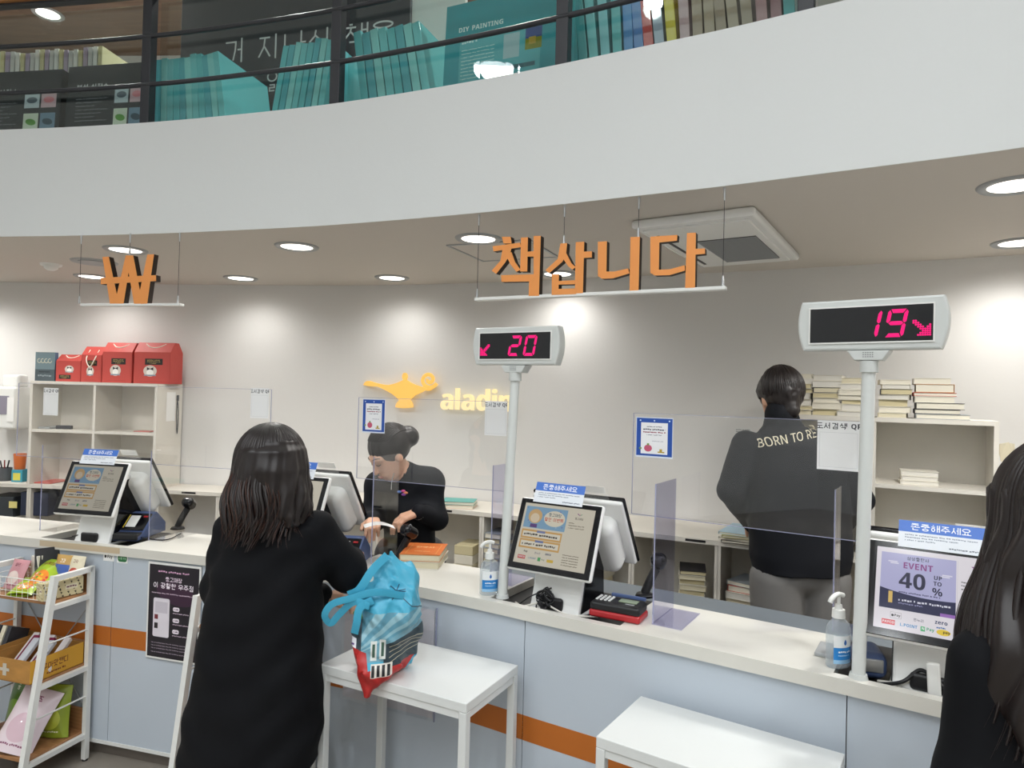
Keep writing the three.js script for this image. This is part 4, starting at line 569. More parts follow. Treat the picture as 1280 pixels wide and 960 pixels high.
// ---------------------------------------------------------------- poster and stickers on the counter front
{
  const mPoster = printMat(canvasTex(420, 680, (x, w, h) => { x.fillStyle = '#1d1822'; x.fillRect(0, 0, w, h); for (let i = 0; i < 90; i++) { x.fillStyle = '#3a2c44'; x.fillRect((i * 131) % w, (i * 89) % h, 2, 2); } x.fillStyle = '#3a2038'; x.beginPath(); x.ellipse(w * .55, h * .3, w * .4, h * .12, 0.2, 0, 7); x.fill();
    greek(x, w * .18, h * .06, w * .64, h * .022, '#d9a8c8', 3); write(x, '중고매장', w * .5, h * .125, h * .05, '#f0dcec', .13, 'center'); write(x, '이 광활한 우주점', w * .5, h * .19, h * .062, '#f4ecf4', .13, 'center'); greek(x, w * .06, h * .3, w * .88, h * .014, '#c9b4c4', 4);
    x.fillStyle = '#e4dee6'; x.beginPath(); x.roundRect(w * .1, h * .36, w * .33, h * .42, 14); x.fill(); x.fillStyle = '#cfc8d2'; x.fillRect(w * .14, h * .4, w * .25, h * .12); x.fillStyle = '#7a2c34'; x.fillRect(w * .13, h * .54, w * .07, h * .05); x.fillStyle = '#2a2428'; x.fillRect(w * .13, h * .63, w * .07, h * .06);
    for (const q of [.44, .56, .68]) { x.fillStyle = '#efe4ee'; x.beginPath(); x.roundRect(w * .5, h * q, w * .13, h * .045, 12); x.fill(); greek(x, w * .52, h * (q + .015), w * .09, h * .015, '#43304a', 5); greek(x, w * .5, h * (q + .06), w * .32, h * .013, '#c9b4c4', 6); } for (const q of [.84, .87, .9, .94]) greek(x, w * .08, h * q, w * .8, h * .011, '#a89aa8', 7); }), 0.35);
  const n = C.at(C.sAtPx(222, 0.012, 0.8), 0.012, 0.8), a = onPlane(189, 703, n.p, n.n), b = onPlane(255, 711, n.p, n.n), d = onPlane(184, 819, n.p, n.n), wd = 0.27, hh = a.y - d.y;
  const g = thing('poster_frame', 'dark purple poster in a white edged holder on the counter front', 'poster'); g.position.copy(n.p).setY(0); g.rotation.y = n.turn; const cx = a.clone().add(d).multiplyScalar(0.5).sub(n.p).dot(n.t) + wd / 2, cy = (a.y + d.y) / 2; void b;
  meshOf('holder', tr(rbox(wd + 0.012, hh + 0.012, 0.006, 0.002), cx, cy, 0.004), M.white, g); meshOf('poster', tr(new THREE.PlaneGeometry(wd - 0.006, hh - 0.006), cx, cy, 0.0076), mPoster, g);
  const p = printMat(canvasTex(160, 90, (x, w, h) => { x.fillStyle = '#f2f2f0'; x.fillRect(0, 0, w, h); x.fillStyle = '#161616'; x.beginPath(); x.arc(w * .2, h * .52, h * .16, 0, 7); x.fill(); write(x, 'Pay', w * .36, h * .26, h * .48, '#222', .1); })), q = printMat(canvasTex(160, 90, (x, w, h) => { x.fillStyle = '#eef0ee'; x.fillRect(0, 0, w, h); x.fillStyle = '#22703c'; x.beginPath(); x.roundRect(w * .08, h * .12, w * .84, h * .76, 30); x.fill(); write(x, '사용가능', w * .5, h * .34, h * .3, '#bfe6c4', .12, 'center'); }));
  for (const [px, py, m, l] of [[136, 695.5, p, 'white pay sticker on the counter front under the lip'], [153, 698, q, 'green oval sticker on the counter front under the lip']]) { const s = C.at(C.sAtPx(px, 0.0155, 0.87), 0.0148, 0.87), o = single('counter_sticker', box(0.06, 0.042, 0.0008), [M.paper, M.paper, M.paper, M.paper, m, M.paper], l, 'sticker'); o.position.copy(onPlane(px, py, s.p, s.n)); o.rotation.y = s.turn; }
  const e = C.at(C.sAtPx(497, 0.01, 0.7), 0.008, 0), ea = onPlane(430, 740, e.p, e.n), eb = onPlane(547, 764, e.p, e.n), ew = eb.clone().sub(ea).dot(e.t);
  const fr = thing('acrylic_notice_frame', 'large clear acrylic notice holder on the counter front behind the blue tote bag', 'frame'); fr.position.copy(e.p).setY(0); fr.rotation.y = e.turn; const mid = ea.clone().add(eb).multiplyScalar(0.5).sub(e.p).dot(e.t);
  meshOf('sheet', tr(rbox(ew, 0.42, 0.003, 0.001), mid, 0.685, 0.006), M.acrylic, fr); meshOf('insert', tr(box(ew - 0.02, 0.4, 0.001), mid, 0.685, 0.002), mat(0xc9c8d0, 0.6), fr); meshOf('edge', tr(box(0.003, 0.42, 0.005), mid + ew / 2, 0.685, 0.006), M.acrylicEdge, fr);
}

// ---------------------------------------------------------------- books
const coverColors = [0xd8d2c2, 0xcfc9b8, 0x9aa0a4, 0x2e2c30, 0xc98f5a, 0xb8432f, 0x56718c, 0xe4dfd2, 0x7f8f6a, 0xd9b9a4].map((c) => mat(c, 0.5)), pages = [mat(0xd9d0b4, 0.85), mat(0xe2dccb, 0.85), mat(0xcfc39c, 0.85), mat(0xdad6cc, 0.85)];
function book(w, h, d, ci, pi, label, group, cat = 'book') { // lies flat, spine at -x
  const g = thing('book', label, cat, group); const cv = coverColors[ci % coverColors.length]; const t = Math.min(0.002, h * 0.12);
  meshOf('cover', [tr(box(w, t, d), 0, t / 2, 0), tr(box(w, t, d), 0, h - t / 2, 0), tr(box(t, h - 2 * t, d), -w / 2 + t / 2, h / 2, 0)], cv, g); meshOf('pages', tr(box(w - 0.006, h - 2 * t, d - 0.006), 0.0005, h / 2, 0), pages[pi % pages.length], g); return g;
}
function stack(base, turn, n, label, group, pick, w = 0.15, d = 0.21, th = 0.026) { let y = base.y; for (let i = 0; i < n; i++) { const h = th * rnd(0.75, 1.25), b = book(w * rnd(0.92, 1.05), h, d * rnd(0.94, 1.04), pick(i), i + Math.floor(rnd(0, 4)), label, group); b.position.set(base.x + rnd(-0.006, 0.006), y, base.z + rnd(-0.006, 0.006)); b.rotation.y = turn + rnd(-0.07, 0.07) + Math.PI * (i % 2); y += h + 0.0003; } return y; }

// ---------------------------------------------------------------- back shelving along the curved wall
const wallOff = (s) => { const q = S.at(s); let lo = 0.05, hi = 1.6; for (let k = 0; k < 24; k++) { const m = (lo + hi) / 2, p = q.p.clone().addScaledVector(q.n, m), w = W.at(W.sAtX(p.x)).p; if (p.z > w.z) lo = m; else hi = m; } return lo - 0.012; };
{
  const s0 = 0.25, s1 = S.length - 0.1;
  single('back_worktop', band(S, s0, s1, 0, wallOff, 0.975, 1.0, 0.1), M.shelf, 'white worktop on the low shelving along the back wall', 'worktop');
  const cuts = [s0, ...[35, 110, 195, 272, 380, 470, 602, 700, 790, 897, 1000, 1110, 1240].map((px) => S.sAtPx(px, 0, 0.9)), s1];
  const names = ['off the end of the counter', 'holding dark storage boxes', 'holding blue folders', 'behind the blue grey card reader', 'behind the long haired customer', 'behind the till the customer faces', 'holding pale paper boxes behind the sanitizer', 'holding grey paper piles', 'behind the till with the cream notice', 'holding a stack topped by a black book', 'holding a stack with red covers', 'beside the clerk seen from behind', 'under the cabinet with piled books', 'behind the percent sale till', 'at the end of the wall'];
  for (let i = 0; i + 1 < cuts.length; i++) {
    const a = cuts[i] + 0.001, b = cuts[i + 1] - 0.001, g = thing('shelf_unit', 'white open low shelf unit ' + names[i], 'shelf unit');
    meshOf('side_panel', band(S, a, a + 0.014, 0.004, 0.34, 0, 0.974), M.shelf, g); meshOf('side_panel', band(S, b - 0.014, b, 0.004, 0.34, 0, 0.974), M.shelf, g);
    meshOf('back_panel', band(S, a, b, 0.33, 0.34, 0, 0.974), M.shelf, g); meshOf('shelf', band(S, a + 0.014, b - 0.014, 0.01, 0.33, 0.6, 0.618), M.shelf, g); meshOf('bottom', band(S, a + 0.014, b - 0.014, 0.01, 0.33, 0.05, 0.068), M.shelf, g);
  }
  // black inventory tags on the worktop edge
  for (const px of [236, 555, 870, 757]) { const q = S.at(S.sAtPx(px, 0, 0.988), -0.0008, 0.988), o = single('edge_label', box(0.1, 0.012, 0.001), M.black, 'thin black label on the edge of the back worktop', 'label', 'black labels on the worktop edge'); o.position.copy(q.p); o.rotation.y = q.turn; }
}
const onBack = (px, off, y) => { const s = S.sAtPx(px, off, y), q = S.at(s, off, y); return q; };
// cubby cabinet under the gift bags
function cubby(sa, sb, y0, y1, depth, cols, rows, label, off = 0) {
  const g = thing('wall_cabinet', label, 'cabinet'), b = (a, c, o0, o1, ya, yb) => band(S, a, c, off + o0, off + o1, ya, yb, 0.2);
  meshOf('top', b(sa, sb, 0, depth, y1 - 0.02, y1), M.shelf, g); for (const s of [sa, sb - 0.018]) meshOf('side_panel', b(s, s + 0.018, 0, depth, y0 + 0.001, y1 - 0.02), M.shelf, g); meshOf('back_panel', b(sa + 0.018, sb - 0.018, depth - 0.01, depth, y0 + 0.001, y1 - 0.02), M.shelf, g);
  for (const c of cols) meshOf('divider', b(c - 0.009, c + 0.009, 0.002, depth - 0.01, y0 + 0.001, y1 - 0.02), M.shelf, g); for (const y of rows) { const e = [sa + 0.018, ...cols.flatMap((c) => [c - 0.009, c + 0.009]), sb - 0.018]; for (let i = 0; i < e.length; i += 2) meshOf('shelf', b(e[i], e[i + 1], 0.003, depth - 0.01, y - 0.018, y), M.shelf, g); } return g;
}
const cL = [S.sAtPx(36, 0, 1.4), S.sAtPx(116, 0, 1.4), S.sAtPx(195, 0, 1.4)];
cubby(cL[0], cL[2], 1.0, 1.705, 0.28, [cL[1]], [1.375], 'white four hole cubby cabinet topped by red gift bags');
const cR = [S.sAtPx(985, 0, 1.4), S.sAtPx(1092, 0, 1.4), S.sAtPx(1249, 0, 1.4)];
cubby(cR[0], cR[2], 1.0, 1.635, 0.3, [cR[1]], [1.34], 'white wall cabinet with long piles of books on top');
// gift bags
const giftArt = (x, w, h, lx, ly, ex, ey) => { x.fillStyle = '#b9463f'; x.fillRect(0, 0, w, h); x.fillStyle = '#1b1714'; x.fillRect(w * lx, h * ly, w * .5, h * .2); greek(x, w * (lx + .06), h * (ly + .04), w * .36, h * .03, '#b09a5a', 3); greek(x, w * (lx + .06), h * (ly + .09), w * .38, h * .03, '#b09a5a', 4); greek(x, w * (lx + .14), h * (ly + .14), w * .2, h * .03, '#b09a5a', 5); x.fillStyle = '#cfc6bd'; x.beginPath(); x.ellipse(w * ex, h * ey, w * .19, h * .18, 0, 0, 7); x.fill(); x.fillStyle = '#f0eeea'; x.beginPath(); x.ellipse(w * ex, h * (ey + .05), w * .1, h * .1, 0, 0, 7); x.fill(); x.fillStyle = '#20242c'; x.beginPath(); x.moveTo(w * (ex - .09), h * (ey - .12)); x.lineTo(w * ex, h * (ey - .07)); x.lineTo(w * (ex + .09), h * (ey - .12)); x.lineTo(w * (ex + .09), h * (ey - .02)); x.lineTo(w * ex, h * (ey - .06)); x.lineTo(w * (ex - .09), h * (ey - .02)); x.fill(); x.fillStyle = '#7f8ea0'; x.fillRect(w * (ex - .17), h * (ey + .12), w * .34, h * .04); x.strokeStyle = '#8a2c28'; x.lineWidth = 2; x.beginPath(); x.moveTo(w * .15, h * .93); x.lineTo(w * .8, h * .93); x.stroke(); };
const mGift = mat(0xb9463f, 0.55), mGiftA = printMat(canvasTex(256, 300, (x, w, h) => giftArt(x, w, h, .3, .2, .45, .6)), 0.55), mGiftB = printMat(canvasTex(256, 300, (x, w, h) => giftArt(x, w, h, .12, .68, .55, .4)), 0.55), mRope = mat(0xe9e2d4, 0.7);
function giftBag(px0, px1, topPx, y0, label, m, handle) {
  const a = S.sAtPx(px0, 0.1, y0 + 0.1), b = S.sAtPx(px1, 0.1, y0 + 0.1), q = S.at((a + b) / 2, 0.1, y0), w = (b - a) * 0.96, top = onPlane((px0 + px1) / 2, topPx, q.p, q.n).y, h = top - y0, d = 0.14;
  const g = thing('gift_bag', label, 'gift bag'); g.position.copy(q.p); g.position.addScaledVector(q.n, 0.05); g.rotation.y = q.turn;
  const body = extrude(poly([[-d / 2, 0], [d / 2, 0], [d / 2, h * 0.76], [d * 0.16, h], [-d * 0.16, h], [-d / 2, h * 0.76]]), w, 0.002).translate(0, 0, -w / 2).rotateY(-Math.PI / 2); meshOf('bag', body, mGift, g);
  meshOf('printed_front', tr(new THREE.PlaneGeometry(w * 0.98, h * 0.75), 0, h * 0.378, d / 2 + 0.0012), m, g);
  if (handle === 'down') meshOf('handle', tube([V(-w * 0.22, h * 0.9, d * 0.3), V(-w * 0.2, h * 0.62, d / 2 + 0.012), V(0, h * 0.42, d / 2 + 0.016), V(w * 0.2, h * 0.62, d / 2 + 0.012), V(w * 0.24, h * 0.9, d * 0.3)], 0.0035, 30, 6), mRope, g); else meshOf('handle', tube([V(-w * 0.28, h * 0.96, d * 0.2), V(-w * 0.1, h * 0.88, d * 0.34), V(w * 0.1, h * 0.88, d * 0.34), V(w * 0.28, h * 0.96, d * 0.2)], 0.0035, 20, 6), mRope, g);
}
giftBag(72, 104, 443, 1.706, 'small red gift bag beside the grey blue book', mGiftB, 'up'); giftBag(104, 130, 433, 1.706, 'narrow red gift bag with its rope handle hanging over the front', mGiftA, 'down'); giftBag(130, 168, 428, 1.706, 'tall red gift bag between the narrow one and the widest one', mGiftA, 'up'); giftBag(169, 216, 428, 1.706, 'widest red gift bag at the free end of the row', mGiftA, 'up');
{ const q = onBack(58, 0.1, 1.8), g = thing('hardback_book', 'grey blue hardback standing beside the red gift bags', 'book'); g.position.copy(q.p).setY(1.706); g.rotation.y = q.turn; const m = printMat(canvasTex(200, 260, (x, w, h) => { x.fillStyle = '#6d8188'; x.fillRect(0, 0, w, h); x.strokeStyle = '#e6dcb8'; x.lineWidth = 4; for (let i = 0; i < 4; i++) { x.beginPath(); x.arc(w * (.2 + i * .18), h * .3, h * .07, 0, 5); x.stroke(); } x.fillStyle = '#4a565c'; x.fillRect(0, h * .6, w, h * .4); greek(x, w * .2, h * .66, w * .6, h * .05, '#2a3034', 4); greek(x, w * .15, h * .78, w * .7, h * .07, '#8a9498', 6); }), 0.5);
  meshOf('cover', tr(box(0.145, 0.2, 0.03), 0, 0.1, 0), [coverColors[6], coverColors[6], M.page, coverColors[6], m, coverColors[6]], g); meshOf('pages', tr(box(0.139, 0.002, 0.024), 0, 0.2005, 0), pages[1], g); }
// contents of the cubbies
function smallBox(name, w, h, d, m, px, off, y, label, cat, group, extra = 0) { const q = onBack(px, off, y + h / 2), o = single(name, rbox(w, h, d, 0.004), m, label, cat, group); o.position.copy(q.p).setY(y + h / 2 + 0.0005); o.rotation.y = q.turn + extra; return o; }
smallBox('paper_tray', 0.12, 0.012, 0.16, M.grey, 62, 0.14, 1.375, 'flat grey tray on the upper cubby shelf', 'tray'); smallBox('stapler', 0.1, 0.025, 0.03, M.darkGrey, 80, 0.1, 1.375, 'dark stapler on the upper cubby shelf', 'stapler', undefined, 0.2);
smallBox('red_folder', 0.18, 0.008, 0.2, mat(0xc96a62, 0.5), 62, 0.14, 1.0, 'thin red folder lying in the lower cubby', 'folder'); smallBox('red_slip', 0.12, 0.006, 0.1, mat(0xc9726a, 0.5), 183, 0.1, 1.375, 'thin red slip lying on the cubby shelf', 'slip');
smallBox('storage_box', 0.2, 0.16, 0.22, mat(0x2c3348, 0.5), 58, 0.14, 0.78, 'blue folder box below the cubby cabinet', 'box'); smallBox('storage_bin', 0.2, 0.14, 0.2, mat(0x3a3f44, 0.5), 14, 0.14, 0.76, 'dark storage box with a yellow label under the pen pots', 'box');
{ const q = onBack(16, 0.03, 0.84), o = single('yellow_label', box(0.06, 0.045, 0.001), mat(0xe6d98a, 0.6), 'yellow label on the dark storage box', 'label'); o.position.copy(q.p).setY(0.85); o.rotation.y = q.turn; }
// things on the worktop beside the cubby cabinet
{
  const q = (px, off, y) => onBack(px, off, y);
  const cup = single('plastic_cup', lathe([[0, 0], [0.032, 0], [0.04, 0.11], [0.037, 0.11], [0.03, 0.004], [0, 0.004]], 24), mat(0xd9743c, 0.4), 'orange plastic cup on the worktop beside the cubby cabinet', 'cup'); cup.position.copy(q(25, 0.1, 1.1).p).setY(1.085);
  const bb = single('tea_box', rbox(0.075, 0.085, 0.07, 0.003), [mat(0x3f9ab0, 0.5)][0], 'teal box with a yellow front under the orange cup', 'box'); bb.position.copy(q(25, 0.1, 1.05).p).setY(1.043); const lab = meshOf('label', tr(box(0.05, 0.05, 0.001), 0, -0.005, 0.0356), mat(0xd9cf5a, 0.5), bb); void lab;
  const pot = single('pen_pot', lathe([[0, 0], [0.045, 0], [0.045, 0.09], [0.042, 0.09], [0.042, 0.004], [0, 0.004]], 24), mat(0x55585c, 0.5), 'dark grey wire pen pot beside the teal box', 'pot'); pot.position.copy(q(6, 0.12, 1.05).p).setY(1.0005);
  for (let i = 0; i < 6; i++) { const p = single('pen', bar(V(0, 0.006, 0), V(Math.cos(i) * 0.03, 0.14, Math.sin(i) * 0.03), 0.009, 0.009, 7), [M.black, mat(0x8a2c2c, 0.4), M.darkGrey][i % 3], 'pen standing in the dark grey pot', 'pen', 'pens in the grey pot'); p.position.copy(q(6, 0.12, 1.05).p).setY(1.0005); }
  const dsp = thing('label_printer', 'white wall mounted dispenser hung with papers beside the cubby cabinet', 'dispenser'); const w = W.at(W.sAtPx(12, -0.1, 1.5), -0.1, 1.36); dsp.position.copy(w.p); dsp.rotation.y = w.turn;
  meshOf('body', tr(rbox(0.22, 0.3, 0.16, 0.02, 3), 0, 0.15, 0), M.white, dsp); meshOf('top', tr(rbox(0.13, 0.09, 0.1, 0.02, 3), 0.04, 0.34, 0), M.whiteGloss, dsp); meshOf('paper', tr(box(0.07, 0.13, 0.002), 0.03, 0.17, 0.082), mat(0x8d8896, 0.6), dsp); meshOf('paper', tr(box(0.05, 0.17, 0.002), 0.08, 0.14, 0.084), M.paper, dsp);
  const note = single('hanging_note', tr(new THREE.PlaneGeometry(0.1, 0.2), 0, 0, 0), M.paper, 'white note taped to the side of the cubby cabinet', 'note'); { const s = S.at(cL[2], 0.15, 1.55); note.position.copy(s.p).addScaledVector(s.t, 0.002); note.rotation.y = s.turn + Math.PI / 2; note.material = M.paper; note.material.side = THREE.DoubleSide; }
  const lan = single('lanyard', [tube([V(0, 0, 0), V(0.01, -0.12, 0.004), V(0.002, -0.26, 0.004), V(-0.012, -0.12, 0.005), V(0, 0, 0)], 0.003, 30, 5), tr(rbox(0.02, 0.04, 0.008, 0.003), 0, -0.01, 0.003)], M.darkGrey, 'grey lanyard hanging on the side of the cubby cabinet', 'lanyard'); { const s = S.at(cL[2], 0.22, 1.62); lan.position.copy(s.p).addScaledVector(s.t, 0.003); lan.rotation.y = s.turn + Math.PI / 2; }
}
// piled books on the cabinet and in the shelf bays
const pale = (i) => [0, 1, 7, 0, 1, 3, 7, 1][(i * 5 + Math.floor(rnd(0, 3))) % 8];
for (const [px, n, where] of [[999, 8, 'half hidden by the clerk'], [1034, 7, 'next to the clerk'], [1068, 7, 'behind the display pole'], [1118, 7, 'beside the mixed pile']]) { const q = onBack(px, 0.11, 1.72); stack(q.p.clone().setY(1.6355), q.turn + Math.PI / 2 * 0, n, 'pale paged book in the pile ' + where + ' on the wall cabinet', 'book pile ' + where, pale, 0.122, 0.2, 0.0255); }
{ const q = onBack(1166, 0.11, 1.72); let y = 1.6355; for (const [w, h, ci, l, dx] of [[0.2, 0.022, 2, 'grey book at the foot of the mixed pile on the wall cabinet', 0.03], [0.17, 0.02, 3, 'black book second from the foot of the mixed pile on the wall cabinet', 0.01], [0.18, 0.028, 3, 'black hardback with cream pages in the mixed pile on the wall cabinet', 0.02], [0.15, 0.028, 7, 'cream book in the middle of the mixed pile on the wall cabinet', 0], [0.16, 0.016, 5, 'thin red book under the tan one on the wall cabinet', 0], [0.145, 0.036, 4, 'thick tan book near the top of the mixed pile on the wall cabinet', 0], [0.14, 0.026, 7, 'cream book topping the mixed pile on the wall cabinet', -0.01]]) { const b = book(w, h, 0.2, ci, 1, l); b.position.copy(q.p).addScaledVector(q.t, dx).setY(y); b.rotation.y = q.turn + Math.PI * (ci === 4 ? 1 : 0); y += h + 0.0003; } }
{ const q = onBack(1147, 0.12, 1.36); let y = 1.3405; for (const [w, h, l] of [[0.15, 0.018, 'lower white paperback lying alone in the wall cabinet'], [0.14, 0.02, 'white paperback lying on the lower one in the wall cabinet'], [0.145, 0.022, 'topmost grey white paperback lying in the wall cabinet']]) { const b = book(w, h, 0.11, 7, 3, l); b.position.copy(q.p).setY(y); b.rotation.y = q.turn + 0.05; y += h + 0.0003; } }
{ const q = onBack(866, 0.12, 0.7); const y = stack(q.p.clone().setY(0.6185), q.turn + 0.15, 7, 'cream book in the low stack topped by a black book', 'stack under the black book', () => 1, 0.13, 0.19, 0.028); const b = book(0.13, 0.02, 0.19, 3, 2, 'black book on top of the cream stack in the low shelf'); b.position.copy(q.p).setY(y); b.rotation.y = q.turn + 0.2; }
{ const q = onBack(934, 0.12, 0.7); const y = stack(q.p.clone().setY(0.6185), q.turn - 0.2, 5, 'worn book in the low stack under the red cover', 'stack under the red book', (i) => [1, 3, 0, 1, 7][i], 0.14, 0.2, 0.028); const b = book(0.14, 0.03, 0.19, 5, 1, 'red covered book on the stack beside the clerk seen from behind'); b.position.copy(q.p).setY(y); b.rotation.y = q.turn - 0.15; const c2 = book(0.13, 0.02, 0.19, 2, 1, 'grey book lying on the red one in the low shelf'); c2.position.copy(q.p).setY(y + 0.0305); c2.rotation.y = q.turn - 0.3; }
{ const q = onBack(840, 0.12, 0.64); const b = book(0.19, 0.012, 0.2, 7, 1, 'thin white booklet lying alone on the low shelf behind the scanner'); b.position.copy(q.p).setY(0.6185); b.rotation.y = q.turn + 0.5; }
{ const q = onBack(742, 0.1, 0.7); stack(q.p.clone().setY(0.6185), q.turn, 6, 'cream book in the stack behind the till with cream notice', 'stack behind the till', () => 1, 0.15, 0.2, 0.03); }
{ const q = onBack(588, 0.12, 0.7); for (let i = 0; i < 3; i++) { const b = single('paper_box', rbox(0.12, 0.055, 0.2, 0.003), pages[i], 'pale paper box in the low shelf behind the sanitizer', 'box', 'paper boxes behind the sanitizer'); b.position.copy(q.p).setY(0.6465 + i * 0.056); b.rotation.y = q.turn; } }
{ const q = onBack(624, 0.1, 0.75); stack(q.p.clone().setY(0.6185), q.turn, 9, 'grey paper pile in the low shelf beside the pole showing twenty', 'grey paper piles', () => 2, 0.1, 0.2, 0.03); }
{ const q = onBack(574, 0.1, 1.02); const a = book(0.2, 0.022, 0.15, 9, 1, 'pink covered book under the teal one on the back worktop'); a.position.copy(q.p).setY(1.0005); a.rotation.y = q.turn + 0.2; const b = book(0.2, 0.02, 0.15, 6, 1, 'teal book on the back worktop behind the bowed clerk'); b.children[0].material = mat(0x4fa39c, 0.4); b.position.copy(q.p).setY(1.023); b.rotation.y = q.turn + 0.25; }
{ const q = onBack(938, 0.12, 1.02); let y = 1.0005; for (const [c, l, m] of [[3, 'dark magazine at the foot of the pile before the clerk seen from behind', 0x4a4038], [0, 'pale magazine in the pile before the clerk seen from behind', 0xcfc8ba], [8, 'yellow green magazine in the pile before the clerk seen from behind', 0xb8b05a], [6, 'light blue magazine on top of the pile before the clerk seen from behind', 0xa9c9da]]) { const b = book(0.24, 0.012, 0.28, c, 1, l); b.children[0].material = mat(m, 0.4); b.position.copy(q.p).setY(y); b.rotation.y = q.turn + rnd(-0.1, 0.1); y += 0.0124; } }
// book on the counter with an orange cover under the scanner's red light
{ const p = onY(530, 703, TOP), t = C.at(C.sAtX(p.x)).turn; const mo = printMat(canvasTex(200, 260, (x, w, h) => { x.fillStyle = '#d5733a'; x.fillRect(0, 0, w, h); x.strokeStyle = '#e8b06a'; x.lineWidth = 3; x.strokeRect(w * .12, h * .1, w * .76, h * .8); write(x, '한국사', w * .5, h * .3, h * .12, '#f0d8a4', .1, 'center'); greek(x, w * .3, h * .7, w * .4, h * .03, '#f0d8a4', 3); }), 0.35);
  let y = TOP; for (const [h, l, m] of [[0.03, 'thick pale book under the orange book on the counter', null], [0.028, 'orange covered book on the counter before the bowed clerk', mo]]) { const b = book(0.17, h, 0.22, m ? 4 : 7, 0, l); b.position.copy(p).setY(y); b.rotation.y = t + 0.35 + (m ? 0.04 : 0); if (m) meshOf('printed_cover', tr(new THREE.PlaneGeometry(0.168, 0.218).rotateX(-Math.PI / 2), 0, h + 0.0006, 0), m, b); y += h + 0.0004; } }
// wall panel, hanging notes and sticker on the right of the wall
{
  const w = W.at(W.sAtPx(1272, -0.02, 1.3), -0.02, 0), g = thing('wall_control_panel', 'cream wall control panel with a dark window beside the cabinet', 'control panel'); g.position.copy(w.p); g.rotation.y = w.turn; const y = onPlane(1268, 626, w.p, w.n).y;
  meshOf('housing', tr(rbox(0.26, 0.13, 0.03, 0.005), 0.06, y, 0.005), M.offWhite, g); meshOf('window', tr(box(0.24, 0.045, 0.002), 0.06, y + 0.032, 0.021), mat(0x2f3a34, 0.3), g); meshOf('lower_cover', tr(box(0.24, 0.05, 0.002), 0.06, y - 0.03, 0.021), M.white, g);
  const s = S.at(cR[2], 0.06, 0), n = thing('hanging_notes', 'small bundle of paper notes hanging on the cabinet side', 'notes'); n.position.copy(s.p).addScaledVector(s.t, 0.006).setY(1.545); n.rotation.y = s.turn; for (let i = 0; i < 3; i++) { const k = meshOf('note', box(0.05, 0.075, 0.001).translate(0, -0.04, 0), M.page, n); k.position.set(0.012 + i * 0.008, 0, i * 0.004); k.rotation.set(0.1 * i, -0.6 + 0.3 * i, 0.28 - i * 0.12); }
  const st = W.at(W.sAtPx(922, 0, 1.6), -0.0012, 0), o = single('wall_notice', box(0.09, 0.07, 0.001), printMat(canvasTex(120, 90, (x, ww, h) => { x.fillStyle = '#dcdcda'; x.fillRect(0, 0, ww, h); for (let i = 0; i < 5; i++) greek(x, 8, 8 + i * 15, 100, 8, '#666', i + 2); })), 'small printed notice on the wall beside the clerk seen from behind', 'notice'); o.position.copy(onPlane(929, 543, st.p, st.n)); o.rotation.y = st.turn;
}
// ---------------------------------------------------------------- glowing wall sign, traced onto the wall
{
  const w = W.at(W.sAtPx(548, 0, 1.75), -0.03, 1.75), g = thing('illuminated_wall_sign', 'glowing warm oil lamp emblem and lettering on the back wall', 'sign'); g.position.copy(w.p); g.rotation.y = w.turn; g.updateMatrixWorld(true);
  const mGlow = new THREE.MeshStandardMaterial({ color: 0x806030, emissive: 0xffc964, emissiveIntensity: 0.95 }), mGlowW = new THREE.MeshStandardMaterial({ color: 0x807a60, emissive: 0xffe9ae, emissiveIntensity: 1.0 });
  const L = (zx, zy) => { const q = g.worldToLocal(onPlane(440 + zx / 5.818, 440 + zy / 5.818, w.p, w.n)); return [q.x, q.y]; };
  const sh = new THREE.Shape(), c = (a) => L(...a); const P0 = c([92, 240]); sh.moveTo(...P0);
  const curve = (k, e) => sh.quadraticCurveTo(...c(k), ...c(e));
  curve([105, 205], [140, 212]); curve([210, 238], [275, 240]); curve([335, 230], [378, 205]); sh.lineTo(...c([404, 205])); curve([450, 238], [520, 255]); sh.lineTo(...c([560, 262])); curve([520, 292], [468, 312]); curve([440, 330], [428, 352]); curve([450, 372], [448, 402]); curve([390, 414], [326, 402]); curve([322, 374], [352, 352]); curve([330, 325], [300, 305]); curve([240, 268], [190, 250]); curve([130, 252], [92, 240]);
  const knob = new THREE.Shape(); { const [kx, ky] = L(390, 180); knob.absellipse(kx, ky, 0.017, 0.026, 0, Math.PI * 2); }
  const sp = []; for (let i = 0; i <= 40; i++) { const k = i / 40, a = -1.15 + k * 9.2, r = 62 * (1 - k * 0.86); sp.push(L(566 - r * Math.cos(a + 1.6) * -1, 202 + r * Math.sin(a + 1.6))); }
  const curl = tube([L(520, 262), L(570, 268), ...sp].map(([x, y]) => V(x, y, 0.012)), 0.0125, 90, 8).scale(1, 1, 0.9);
  meshOf('lamp_emblem', [extrude(sh, 0.02, 0, 10), extrude(knob, 0.02, 0, 16)], mGlow, g); meshOf('curl', curl, mGlow, g);
  const font = await (await import('three/addons/loaders/FontLoader.js')).FontLoader.prototype.loadAsync.call(new (await import('three/addons/loaders/FontLoader.js')).FontLoader(), 'fonts/droid/droid_sans_bold.typeface.json');
  const a0 = L(650, 416), cap = L(760, 268)[1] - a0[1], size = cap * 0.98; let x = a0[0];
  for (const ch of 'aladin') { const t = new (await import('three/addons/geometries/TextGeometry.js')).TextGeometry(ch, { font, size, depth: 0.02, curveSegments: 6 }); t.computeBoundingBox(); const wd = t.boundingBox.max.x - t.boundingBox.min.x; t.translate(x - t.boundingBox.min.x, a0[1], 0); meshOf('letter', t, mGlowW, g); x += wd + size * 0.13; }
}
